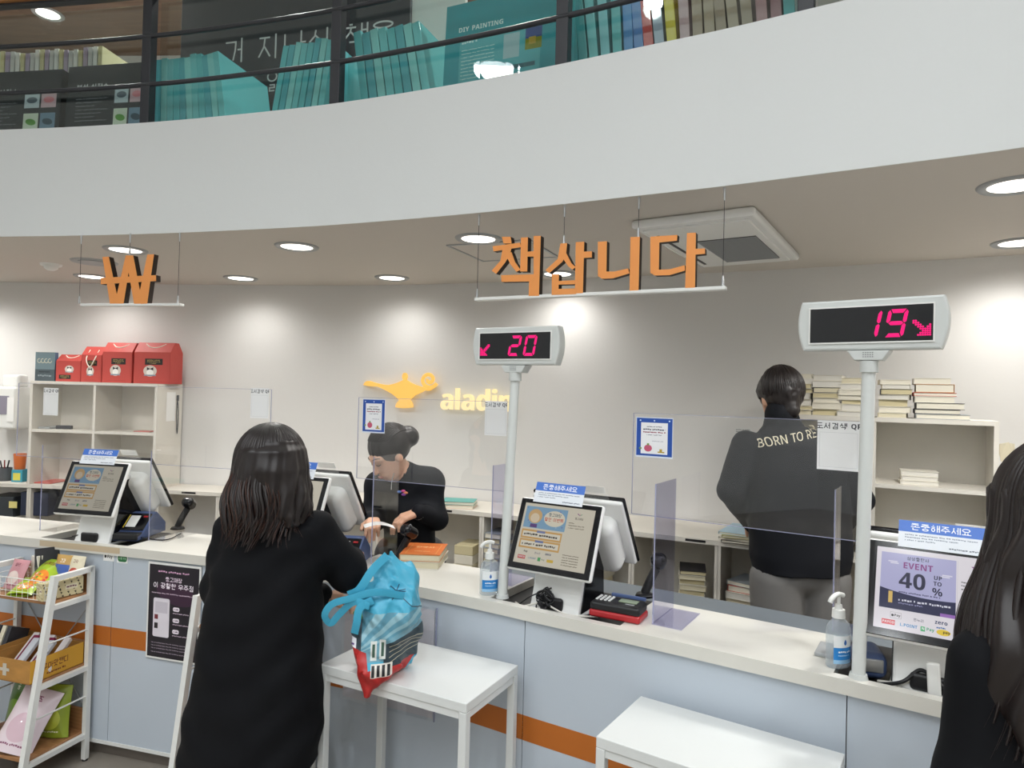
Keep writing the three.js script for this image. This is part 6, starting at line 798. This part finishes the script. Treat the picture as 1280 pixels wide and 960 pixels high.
// clerk bowed over the counter
{
  const Z = -3.32, Q = (px, py, z = Z) => onZ(px, py, z), g = thing('person', 'clerk with tied back hair and a black jacket bowed over the counter', 'person');
  const hc = Q(486, 569, Z + 0.1), f = V(-0.62, -0.55, 0.5).normalize(), q = new THREE.Quaternion().setFromRotationMatrix(new THREE.Matrix4().lookAt(f, V(0, 0, 0), V(0, 1, 0)));
  const neck = Q(508, 597, Z), chest = Q(512, 640, Z - 0.03), pel = Q(512, 730, Z - 0.1), shL = Q(538, 602, Z - 0.02), elL = Q(546, 648, Z + 0.02), wrL = Q(523, 640, Z + 0.16), shR = Q(474, 606, Z + 0.02), elR = Q(464, 652, Z + 0.06), wrR = Q(467, 648, Z + 0.2);
  const foot = [-0.08, 0.08].map((d) => V(pel.x + d, 0.05, pel.z)), body = joined([limb(hc, neck, 0.05, 0.05), limb(neck, chest, 0.07, 0.11), limb(chest, pel, 0.11, 0.13), limb(shL, elL, 0.04, 0.035), limb(elL, wrL, 0.034, 0.024), limb(shR, elR, 0.04, 0.035), limb(elR, wrR, 0.034, 0.024), ...foot.map((p) => limb(V(p.x, 0.85, p.z), p, 0.08, 0.04)), ...foot.map((p) => limb(p.clone().setY(0.035), p.clone().add(V(0, -0.02, 0.15)), 0.035, 0.03))], 0.04), head = headGeo(hc, q, 0.95);
  meshOf('body', [surfaceNet(body, V(pel.x - 0.35, -0.01, Z - 0.35), V(pel.x + 0.3, 1.5, Z + 0.4), 0.017), surfaceNet((x, y, z) => smin(head(x, y, z), limb(hc, neck, 0.046, 0.05)(x, y, z), 0.02), hc.clone().addScalar(-0.16), hc.clone().addScalar(0.16), 0.006), handMesh(wrL, V(-0.85, -0.3, 0.35), V(0, 1, 0.2), 1, 0.7), handMesh(wrR, V(0.15, -0.15, 0.95), V(0, 1, 0.1), 1, 0.6)], M.skin, g);
  const P = (x, y, z) => V(x, y, z).applyQuaternion(q).add(hc);
  const cap = blob(P(0, 0.04, -0.03), 0.088, 0.1, 0.106, q), cut = blob(P(0, -0.055, 0.105), 0.075, 0.1, 0.085, q), earCut = blob(P(0.095, -0.03, 0.0), 0.03, 0.04, 0.03, q), bun = blob(P(0.02, 0.02, -0.13), 0.048, 0.052, 0.045, q);
  meshOf('hair', surfaceNet((x, y, z) => { let d = Math.max(cap(x, y, z), -cut(x, y, z), -earCut(x, y, z)); d = smin(d, bun(x, y, z), 0.015); const hv = V(x, y, z).sub(hc).applyQuaternion(q.clone().invert()); return d + 0.0012 * Math.sin(hv.x * 260 + Math.sin(hv.z * 40) * 2); }, hc.clone().addScalar(-0.22), hc.clone().addScalar(0.22), 0.006), mHair, g);
  const onCap = (v, k = 1.012) => P(v.x * 0.088 * k, 0.04 + v.y * 0.1 * k, -0.03 + v.z * 0.106 * k), toBun = V(0.15, -0.1, -1).normalize(), comb = [];
  for (let i = 0; i < 64; i++) { const w = -1.25 + 2.5 * i / 63, st = V(Math.sin(w), 0.32 + 0.55 * Math.cos(w), 0.75 * Math.cos(w) + 0.1).normalize(), pts = []; for (let j = 0; j <= 7; j++) { const d = st.clone().lerp(toBun, j / 7 * 0.96); d.y += Math.sin(Math.PI * j / 7) * 0.12; pts.push(onCap(d.normalize(), 1.0 + 0.012 * ((i * 7) % 3))); } comb.push(taperTube(pts, (u) => 0.0042 * (0.5 + u * 0.5), 16, 5)); }
  meshOf('combed_hair', comb, mHair, g).userData.kind = 'stuff';
  for (const s of [-1, 1]) { meshOf('eyebrow', tube([P(s * 0.014, 0.034, 0.0855), P(s * 0.034, 0.04, 0.08), P(s * 0.052, 0.033, 0.066)], 0.0026, 8, 5), mHair, g); meshOf('eyelid', tube([P(s * 0.018, 0.006, 0.0855), P(s * 0.032, 0.002, 0.083), P(s * 0.046, 0.006, 0.075)], 0.0022, 8, 5), mEye, g); }
  meshOf('mouth', tube([P(-0.02, -0.063, 0.09), P(0, -0.061, 0.095), P(0.02, -0.063, 0.09)], 0.004, 8, 6), mLip, g);
  const coat = joined([limb(neck.clone().add(V(0.0, -0.03, -0.01)), chest, 0.085, 0.128), limb(chest, pel, 0.122, 0.135), limb(shL.clone().lerp(neck, 0.4), shL, 0.07, 0.068), limb(shR.clone().lerp(neck, 0.4), shR, 0.07, 0.066), limb(shL, elL, 0.06, 0.05), limb(elL, wrL, 0.048, 0.038), limb(shR, elR, 0.06, 0.05), limb(elR, wrR, 0.048, 0.038), limb(neck.clone().add(V(-0.01, 0.02, 0.02)), neck.clone().add(V(0.02, -0.03, 0)), 0.066, 0.078)], 0.035), hole = blob(neck.clone().add(V(-0.05, 0.05, 0.06)), 0.055, 0.07, 0.06);
  meshOf('jacket', surfaceNet((x, y, z) => Math.max(coat(x, y, z) + fold(x, y, z, 1.3, 0.003), -hole(x, y, z)), V(pel.x - 0.4, 0.8, Z - 0.4), V(pel.x + 0.35, 1.42, Z + 0.38), 0.011), mJacket, g);
  meshOf('trousers', surfaceNet(joined(foot.map((p) => limb(V(p.x, 0.88, p.z), V(p.x, 0.08, p.z), 0.1, 0.065)), 0.03), V(pel.x - 0.25, 0.03, Z - 0.4), V(pel.x + 0.25, 1.0, Z + 0.15), 0.018), M.darkGrey, g);
  const bp = Q(504, 616, Z + 0.145); for (const [dx, dy, c] of [[-0.018, 0.004, 0x5a7ab8], [0.0, 0.008, 0xc8508c], [0.012, 0.0, 0xd98a5a], [0.002, -0.008, 0x8a4aa0]]) meshOf('emblem', new THREE.SphereGeometry(0.009, 10, 6).scale(1.2, 0.7, 0.4).translate(bp.x + dx, bp.y + dy, bp.z), mat(c, 0.5), g);
  meshOf('lanyard', tube([Q(494, 588, Z + 0.12), Q(490, 600, Z + 0.16), Q(489, 612, Z + 0.17)], 0.002, 10, 5), M.silver, g);
  const watch = meshOf('watch', new THREE.TorusGeometry(0.03, 0.007, 8, 20), M.silver, g); watch.position.copy(elL.clone().lerp(wrL, 0.98)); watch.lookAt(wrL.clone().add(wrL.clone().sub(elL)));
  const pg = new THREE.BoxGeometry(0.13, 0.0008, 0.075, 14, 1, 1); { const pp = pg.attributes.position; for (let i = 0; i < pp.count; i++) { const x = pp.getX(i); pp.setY(i, pp.getY(i) + 0.014 * Math.cos(x * 26) - 0.06 * x); } pg.computeVertexNormals(); } const paper = single('paper_slip', pg, M.paper, 'white paper slip held by the bowed clerk', 'paper'); paper.position.copy(Q(474, 658, Z + 0.36)); paper.rotation.y = 0.3;
}

// clerk seen from behind
{
  const Z = -2.98, Q = (px, py, z = Z) => onZ(px, py, z), g = thing('person', 'clerk seen from behind in a dark jacket with lettering and grey trousers', 'person'), X = (px, py) => Q(px, py).x, yOf = (py) => Q(985, py).y;
  const hc = Q(974, 499, Z - 0.05), neck = Q(977, 535, Z - 0.0), q = new THREE.Quaternion().setFromEuler(new THREE.Euler(0.35, Math.PI + 0.12, 0, 'YXZ'));
  const shL = Q(933, 558), elL = Q(914, 613, Z + 0.0), wrL = Q(941, 655, Z - 0.18), shR = Q(1043, 560), elR = Q(1074, 625, Z), wrR = Q(1050, 660, Z - 0.18), hipY = 0.9, px0 = X(1000, 720), foot = [-0.1, 0.1].map((d) => V(px0 + d, 0.05, Z));
  const body = joined([limb(hc, neck, 0.052, 0.05), limb(neck, V(px0, 1.15, Z), 0.05, 0.1), limb(V(px0, 1.15, Z), V(px0, 0.95, Z), 0.1, 0.08), limb(shL, elL, 0.045, 0.038), limb(elL, wrL, 0.038, 0.027), limb(shR, elR, 0.045, 0.038), limb(elR, wrR, 0.038, 0.027), ...foot.map((p) => limb(V(p.x, hipY, Z), p, 0.07, 0.042)), ...foot.map((p) => limb(p.clone().setY(0.035), p.clone().add(V(0, -0.02, -0.16)), 0.036, 0.03))], 0.04), head = headGeo(hc, q, 1.02);
  meshOf('body', [surfaceNet((x, y, z) => smin(body(x, y, z), head(x, y, z), 0.03), V(0.8, -0.01, Z - 0.35), V(1.65, 1.85, Z + 0.25), 0.015), handMesh(wrL, V(0.3, -0.35, -0.9), V(0, 1, -0.3), 1, 0.5), handMesh(wrR, V(-0.3, -0.35, -0.9), V(0, 1, -0.3), -1, 0.5)], M.skin, g);
  const P = (x, y, z) => V(x, y, z).applyQuaternion(q).add(hc), cap = blob(P(0, 0.035, -0.022), 0.094, 0.108, 0.112, q), nape = limb(P(0, -0.01, -0.07), P(0, -0.075, -0.075), 0.06, 0.04), cut = blob(P(0, -0.06, 0.1), 0.085, 0.11, 0.09, q), ears = [blob(P(0.1, -0.03, 0.01), 0.03, 0.045, 0.028, q), blob(P(-0.1, -0.03, 0.01), 0.03, 0.045, 0.028, q)], hn = vnoise(5);
  meshOf('hair', surfaceNet((x, y, z) => { let d = Math.max(smin(cap(x, y, z), nape(x, y, z), 0.02), -cut(x, y, z), -ears[0](x, y, z), -ears[1](x, y, z)); return d + 0.009 * (hn(x * 60 + 80, y * 22 + z * 30 + 90, 512) - 0.5) + 0.004 * (hn(x * 150 + 300, y * 50 + 150, 512) - 0.5); }, hc.clone().addScalar(-0.2), hc.clone().addScalar(0.2), 0.006), mHair, g);
  { const tuft = []; for (let i = 0; i < 150; i++) { const w = Math.PI * (1 + 0.98 * ((i * 0.618) % 1)), top = V(0.1, 0.95, -0.25).normalize(), d1 = V(Math.cos(w), -0.25 - 0.45 * Math.abs(Math.sin(w)) + 0.2 * ((i * 13) % 7) / 7, Math.sin(w)).normalize(), pts = [], t0 = 0.75 * ((i * 29) % 11) / 11; for (let j = 0; j <= 5; j++) { const u = t0 + (1 - t0) * j / 5, d = top.clone().lerp(d1, u).normalize(), k = 1.005 + 0.02 * Math.sin(i) + 0.012 * j / 5; pts.push(P(d.x * 0.094 * k, 0.035 + d.y * 0.108 * k, -0.022 + d.z * 0.112 * k)); } tuft.push(taperTube(pts, (u) => 0.0046 * Math.sqrt(Math.max(0.05, 1 - u * u)), 12, 5)); } meshOf('hair_tufts', tuft, mHair, g).userData.kind = 'stuff'; }
  const rows = [[530, 958, 1000, .06], [541, 948, 1030, .1], [556, 934, 1044, .13], [590, 934, 1056, .145], [640, 936, 1060, .145], [690, 938, 1062, .145], [713, 942, 1058, .14]].map(([py, l, r, d]) => [yOf(py), X(l, py), X(r, py), Z, d]), torso = column(rows), sl = joined([limb(shL, elL, 0.07, 0.058), limb(elL, wrL, 0.058, 0.044), limb(shR, elR, 0.072, 0.06), limb(elR, wrR, 0.058, 0.044)], 0.012), collar = limb(Q(977, 519, Z + 0.005), Q(980, 545, Z), 0.07, 0.09);
  const jk = (x, y, z) => smin(smin(torso(x, y, z), sl(x, y, z), 0.028), collar(x, y, z), 0.02) + fold(x, y, z, 1.2, 0.003); meshOf('jacket', surfaceNet(jk, V(0.78, 0.88, Z - 0.4), V(1.7, 1.72, Z + 0.26), 0.0115), mJacket, g);
  meshOf('trousers', surfaceNet(joined([...foot.map((p) => limb(V(p.x, 0.92, Z), V(p.x, 0.08, Z), 0.115, 0.075)), limb(V(px0 - 0.06, 0.97, Z), V(px0 + 0.06, 0.97, Z), 0.12, 0.12)], 0.015), V(0.85, 0.03, Z - 0.25), V(1.65, 1.12, Z + 0.25), 0.016), mTrouser, g);
  // lettering lies on the cloth: each letter is a small stroke set pressed onto the jacket's back
  const font = await new (await import('three/addons/loaders/FontLoader.js')).FontLoader().loadAsync('fonts/droid/droid_sans_regular.typeface.json'), TG = (await import('three/addons/geometries/TextGeometry.js')).TextGeometry;
  const a = Q(953, 561, Z + 0.14), b = Q(1044, 544, Z + 0.14), u = b.clone().sub(a), wTxt = u.length(); const t = new TG('BORN TO READ', { font, size: 0.036, depth: 0.0008, curveSegments: 3 }); t.computeBoundingBox(); const k = wTxt / t.boundingBox.max.x; t.scale(k, 1, 1); const pos = t.attributes.position, ang = Math.atan2(u.y, Math.hypot(u.x, u.z));
  for (let i = 0; i < pos.count; i++) { const lx = pos.getX(i), ly = pos.getY(i), x = a.x + lx * Math.cos(ang), y = a.y + lx * Math.sin(ang) + ly; let z = Z + 0.3; for (let s = 0; s < 200 && z > Z - 0.05; s++) { const d = jk(x, y, z); if (d < 0.0005) break; z -= Math.min(0.01, Math.max(0.0008, d * 0.5)); } pos.setXYZ(i, x, y, z + 0.0016 + pos.getZ(i)); } t.computeVertexNormals(); meshOf('back_lettering', t, mat(0xd9d2b8, 0.6), g).userData.label = 'thin pale capital letters across the back';
}

// customer at the picture's edge: long dark hair over a black coat
{
  const Z = -1.15, Q = (px, py, z = Z) => onZ(px, py, z), g = thing('person', 'person with loose dark hair and a plain black coat before the percent sale till', 'person'), hc = Q(1342, 640, Z), X0 = hc.x, q = new THREE.Quaternion().setFromEuler(new THREE.Euler(0.2, Math.PI + 0.2, 0, 'YXZ'));
  const neck = V(X0, hc.y - 0.16, Z), shL = V(X0 - 0.135, hc.y - 0.26, Z), elL = V(X0 - 0.155, hc.y - 0.46, Z + 0.0), wrL = V(X0 + 0.03, hc.y - 0.42, Z - 0.24), shR = V(X0 + 0.15, hc.y - 0.26, Z), elR = V(X0 + 0.2, hc.y - 0.5, Z - 0.04), wrR = V(X0 + 0.1, hc.y - 0.5, Z - 0.26), foot = [-0.09, 0.09].map((d) => V(X0 + d, 0.05, Z));
  const body = joined([limb(hc, neck, 0.05, 0.052), limb(neck, V(X0, 0.9, Z), 0.09, 0.13), limb(shL, elL, 0.04, 0.035), limb(elL, wrL, 0.034, 0.024), limb(shR, elR, 0.04, 0.035), limb(elR, wrR, 0.034, 0.024), ...foot.map((p) => limb(V(p.x, 0.88, Z), p, 0.08, 0.04)), ...foot.map((p) => limb(p.clone().setY(0.035), p.clone().add(V(0, -0.02, -0.15)), 0.035, 0.03))], 0.04), head = headGeo(hc, q, 0.96);
  meshOf('body', [surfaceNet((x, y, z) => smin(body(x, y, z), head(x, y, z), 0.03), V(X0 - 0.35, -0.01, Z - 0.4), V(X0 + 0.35, 1.7, Z + 0.25), 0.016), handMesh(wrL, V(0.3, 0, -0.95), V(0, 1, 0), 1, 0.6), handMesh(wrR, V(-0.3, 0, -0.95), V(0, 1, 0), -1, 0.6)], M.skin, g);
  const coat = joined([limb(neck, V(X0, 1.15, Z), 0.09, 0.16), limb(V(X0, 1.15, Z), V(X0, 0.6, Z), 0.16, 0.19), limb(shL, elL, 0.064, 0.06), limb(elL, wrL, 0.058, 0.046), limb(shR, elR, 0.066, 0.06), limb(elR, wrR, 0.058, 0.046)], 0.03); meshOf('coat', surfaceNet((x, y, z) => Math.max(coat(x, y, z) + fold(x, y, z, 1.1, 0.003), 0.52 - y), V(X0 - 0.36, 0.48, Z - 0.36), V(X0 + 0.36, 1.5, Z + 0.28), 0.012), mCoat, g);
  meshOf('trousers', surfaceNet(joined(foot.map((p) => limb(V(p.x, 0.7, Z), V(p.x, 0.08, Z), 0.08, 0.06)), 0.02), V(X0 - 0.22, 0.03, Z - 0.12), V(X0 + 0.22, 0.8, Z + 0.12), 0.018), M.black, g);
  const hcol = column([[hc.y + 0.02, X0 - 0.105, X0 + 0.105, Z + 0.01, .12], [hc.y - 0.1, X0 - 0.135, X0 + 0.115, Z + 0.02, .11], [hc.y - 0.22, X0 - 0.168, X0 + 0.14, Z + 0.04, .12], [hc.y - 0.3, X0 - 0.17, X0 + 0.15, Z + 0.06, .12], [hc.y - 0.36, X0 - 0.15, X0 + 0.13, Z + 0.07, .09]]), face = blob(hc.clone().add(V(0, -0.03, -0.15)), 0.06, 0.1, 0.08), crown = blob(hc.clone().add(V(0, 0.01, 0.005)), 0.105, 0.118, 0.12);
  meshOf('hair', surfaceNet((x, y, z) => { const a = Math.atan2(z - Z, x - X0); return Math.max(smin(crown(x, y, z), hcol(x, y, z), 0.03) + 0.006 * Math.sin(a * 17 + Math.sin(y * 30) * 1.4), -face(x, y, z)); }, V(X0 - 0.22, hc.y - 0.4, Z - 0.2), V(X0 + 0.22, hc.y + 0.16, Z + 0.24), 0.007), mHair, g);
  const hp = { hc, Z: Z + 0.005, low: hc.y - 0.38, vary: 0.12, grow: 0.07, turn: 0.5 }; locks(g, hp, 80, 0, 0.12, 0.014, 0.0075, mHair, 'hair_locks'); locks(g, hp, 170, 500, 0.3, 0.018, 0.0009, mHairB, 'hair_strands');
}

// ---------------------------------------------------------------- blue printed tote bag on the side table
{
  const tp = onY(482, 835, TABLE), Z = tp.z + 0.02, Q = (px, py, dz = 0) => onZ(px, py, Z + dz), g = thing('tote_bag', 'bright blue printed shopping tote bag slumped on the side table', 'bag'), turn = C.at(C.sAtX(tp.x)).turn;
  const core = joined([limb(Q(478, 812, 0.0), Q(486, 765, 0), 0.092, 0.098), limb(Q(500, 808, -0.02), Q(502, 750, -0.02), 0.062, 0.062), limb(Q(462, 815, 0.03), Q(466, 775, 0.02), 0.052, 0.06), limb(Q(470, 805, 0.05), Q(464, 840, 0.08), 0.06, 0.05), limb(Q(464, 840, 0.08), Q(460, 870, 0.1), 0.045, 0.016), limb(Q(478, 835, 0.08), Q(500, 832, 0.07), 0.035, 0.012), limb(Q(492, 765, 0), Q(498, 722, -0.02), 0.085, 0.055), limb(Q(476, 735, 0), Q(482, 692, 0), 0.055, 0.01), limb(Q(505, 728, -0.02), Q(488, 691, 0), 0.045, 0.01), limb(Q(468, 752, 0.02), Q(446, 750, 0.03), 0.05, 0.018)], 0.022), tn = vnoise(91);
  const flat = (x, y, z) => core(x, y, z) + 0.018 * (tn(x * 22 + 40, y * 16 + z * 14 + 40, 512) - 0.5) + 0.009 * (tn(x * 60 + y * 40 + 90, y * 34 - z * 50 + 120, 512) - 0.5) + 0.008 * Math.abs(Math.sin(x * 34 + y * 19 + Math.sin(y * 27 + z * 20) * 1.6)) - 0.005, table = (x, y, z) => (z < onTableFront(x) ? TABLE + 0.003 - y : -1);
  function onTableFront(x) { const t = (x - t1a.x) / (t1b.x - t1a.x); return t1a.z + (t1b.z - t1a.z) * t + 0.004; }
  const bag = surfaceNet((x, y, z) => Math.max(flat(x, y, z), table(x, y, z)), V(-0.72, 0.64, Z - 0.2), V(-0.2, 1.2, Z + 0.22), 0.0075);
  const art = printMat(canvasTex(512, 1024, (x, w, h) => { x.fillStyle = '#45a9c9'; x.fillRect(0, 0, w, h);
    x.fillStyle = '#6f9fb0'; x.fillRect(0, h * .43, w, h * .3); for (let i = 0; i < 9; i++) { x.fillStyle = i % 2 ? '#8fb8c4' : '#5f97ac'; x.beginPath(); x.moveTo(w * .1, h * .72); x.lineTo(w * (i * .13), h * .4); x.lineTo(w * (i * .13 + .12), h * .4); x.fill(); }
    x.fillStyle = '#2c3c44'; x.beginPath(); x.moveTo(w * .5, h * .62); x.lineTo(w, h * .52); x.lineTo(w, h * .76); x.lineTo(w * .5, h * .78); x.fill(); x.strokeStyle = '#b9b29a'; x.lineWidth = 5; for (let i = 0; i < 4; i++) { x.beginPath(); x.moveTo(w * .56, h * (.64 + i * .035)); x.quadraticCurveTo(w * .8, h * (.58 + i * .03), w * .98, h * (.62 + i * .03)); x.stroke(); }
    x.fillStyle = '#d9dcd8'; x.fillRect(w * .35, h * .59, w * .07, h * .13); x.fillRect(w * .45, h * .58, w * .07, h * .13); x.fillStyle = '#3c5a4c'; x.fillRect(w * .37, h * .61, w * .03, h * .09); x.fillRect(w * .47, h * .6, w * .03, h * .09);
    x.fillStyle = '#3f4c54'; x.fillRect(0, h * .42, w * .24, h * .26); x.fillStyle = '#8fb02c'; x.fillRect(w * .04, h * .42, w * .2, h * .04); x.fillStyle = '#e4e4ea'; x.fillRect(w * .02, h * .6, w * .16, h * .07); greek(x, w * .04, h * .63, w * .12, h * .015, '#5a3c7a', 3);
    x.fillStyle = '#b52a28'; x.beginPath(); x.moveTo(0, h * .64); x.lineTo(w * .3, h * .67); x.lineTo(w * .33, h * .78); x.lineTo(w * .85, h * .76); x.lineTo(w * .6, h); x.lineTo(0, h); x.fill(); x.fillStyle = '#e2ddd4'; x.fillRect(w * .36, h * .74, w * .24, h * .09); for (let i = 0; i < 4; i++) { x.fillStyle = '#1c1c20'; x.fillRect(w * (.37 + i * .058), h * .75, w * .032, h * .075); } x.fillStyle = '#e0b04a'; x.fillRect(w * .03, h * .76, w * .05, h * .05);
    x.strokeStyle = '#1f4c66'; x.lineWidth = 6; for (let i = 0; i < 7; i++) { x.beginPath(); x.moveTo(w * .62, h * .27); x.lineTo(w * (.62 + .11 * Math.cos(i)), h * (.27 + .05 * Math.sin(i))); x.stroke(); } x.beginPath(); x.moveTo(w * .68, h * .3); x.lineTo(w * .95, h * .44); x.stroke(); x.fillStyle = '#cfd8d0'; x.beginPath(); x.arc(w * .3, h * .19, 26, 0, 7); x.fill(); x.fillStyle = '#b89a3c'; x.beginPath(); x.arc(w * .3, h * .19, 13, 0, 7); x.fill(); }), 0.42);
  bag.computeBoundingBox(); const pos = bag.attributes.position, uv = bag.attributes.uv, ca = Math.cos(0.35), sa = Math.sin(0.35), o = Q(482, 780); for (let i = 0; i < pos.count; i++) { const lx = (pos.getX(i) - o.x) * ca - (pos.getZ(i) - o.z) * sa * 0.4; uv.setXY(i, lx / 0.26 + 0.5, (pos.getY(i) - bag.boundingBox.min.y) / (bag.boundingBox.max.y - bag.boundingBox.min.y)); } void turn;
  meshOf('bag', bag, art, g); const mStrap = mat(0x3fa6c8, 0.45);
  const ribbon = (pts, w) => { const c = new THREE.CatmullRomCurve3(pts), N = 40, p = [], ix = [], fr = []; for (let i = 0; i <= N; i++) { const a = c.getPoint(i / N), t = c.getTangent(i / N), side = V(t.z * 0.3, 0.0, 1).cross(t).normalize(); for (const [s, o2] of [[-1, 0.0015], [1, 0.0015], [1, -0.0015], [-1, -0.0015]]) { const v = a.clone().addScaledVector(side, s * w / 2); v.z += o2; p.push(v.x, v.y, v.z); } } for (let i = 0; i < N; i++) for (let k = 0; k < 4; k++) { const a = i * 4 + k, b = i * 4 + (k + 1) % 4; ix.push(a, b, b + 4, a, b + 4, a + 4); } const gg = new THREE.BufferGeometry(); gg.setAttribute('position', new THREE.Float32BufferAttribute(p, 3)); gg.setIndex(ix); gg.computeVertexNormals(); void fr; return gg; };
  meshOf('strap', ribbon([Q(505, 745, 0.06), Q(470, 740, 0.09), Q(438, 748, 0.09), Q(414, 756, 0.08), Q(406, 770, 0.07), Q(413, 779, 0.06), Q(424, 768, 0.07), Q(444, 752, 0.09), Q(462, 758, 0.1)], 0.022), mStrap, g);
  meshOf('strap', ribbon([Q(484, 694, 0.03), Q(466, 712, 0.07), Q(448, 738, 0.08), Q(436, 744, 0.07)], 0.026), mStrap, g);
  meshOf('strap', ribbon([Q(466, 750, 0.09), Q(450, 760, 0.1), Q(446, 778, 0.1), Q(443, 792, 0.09)], 0.024), mStrap, g);
}
renderer.render(scene, camera);
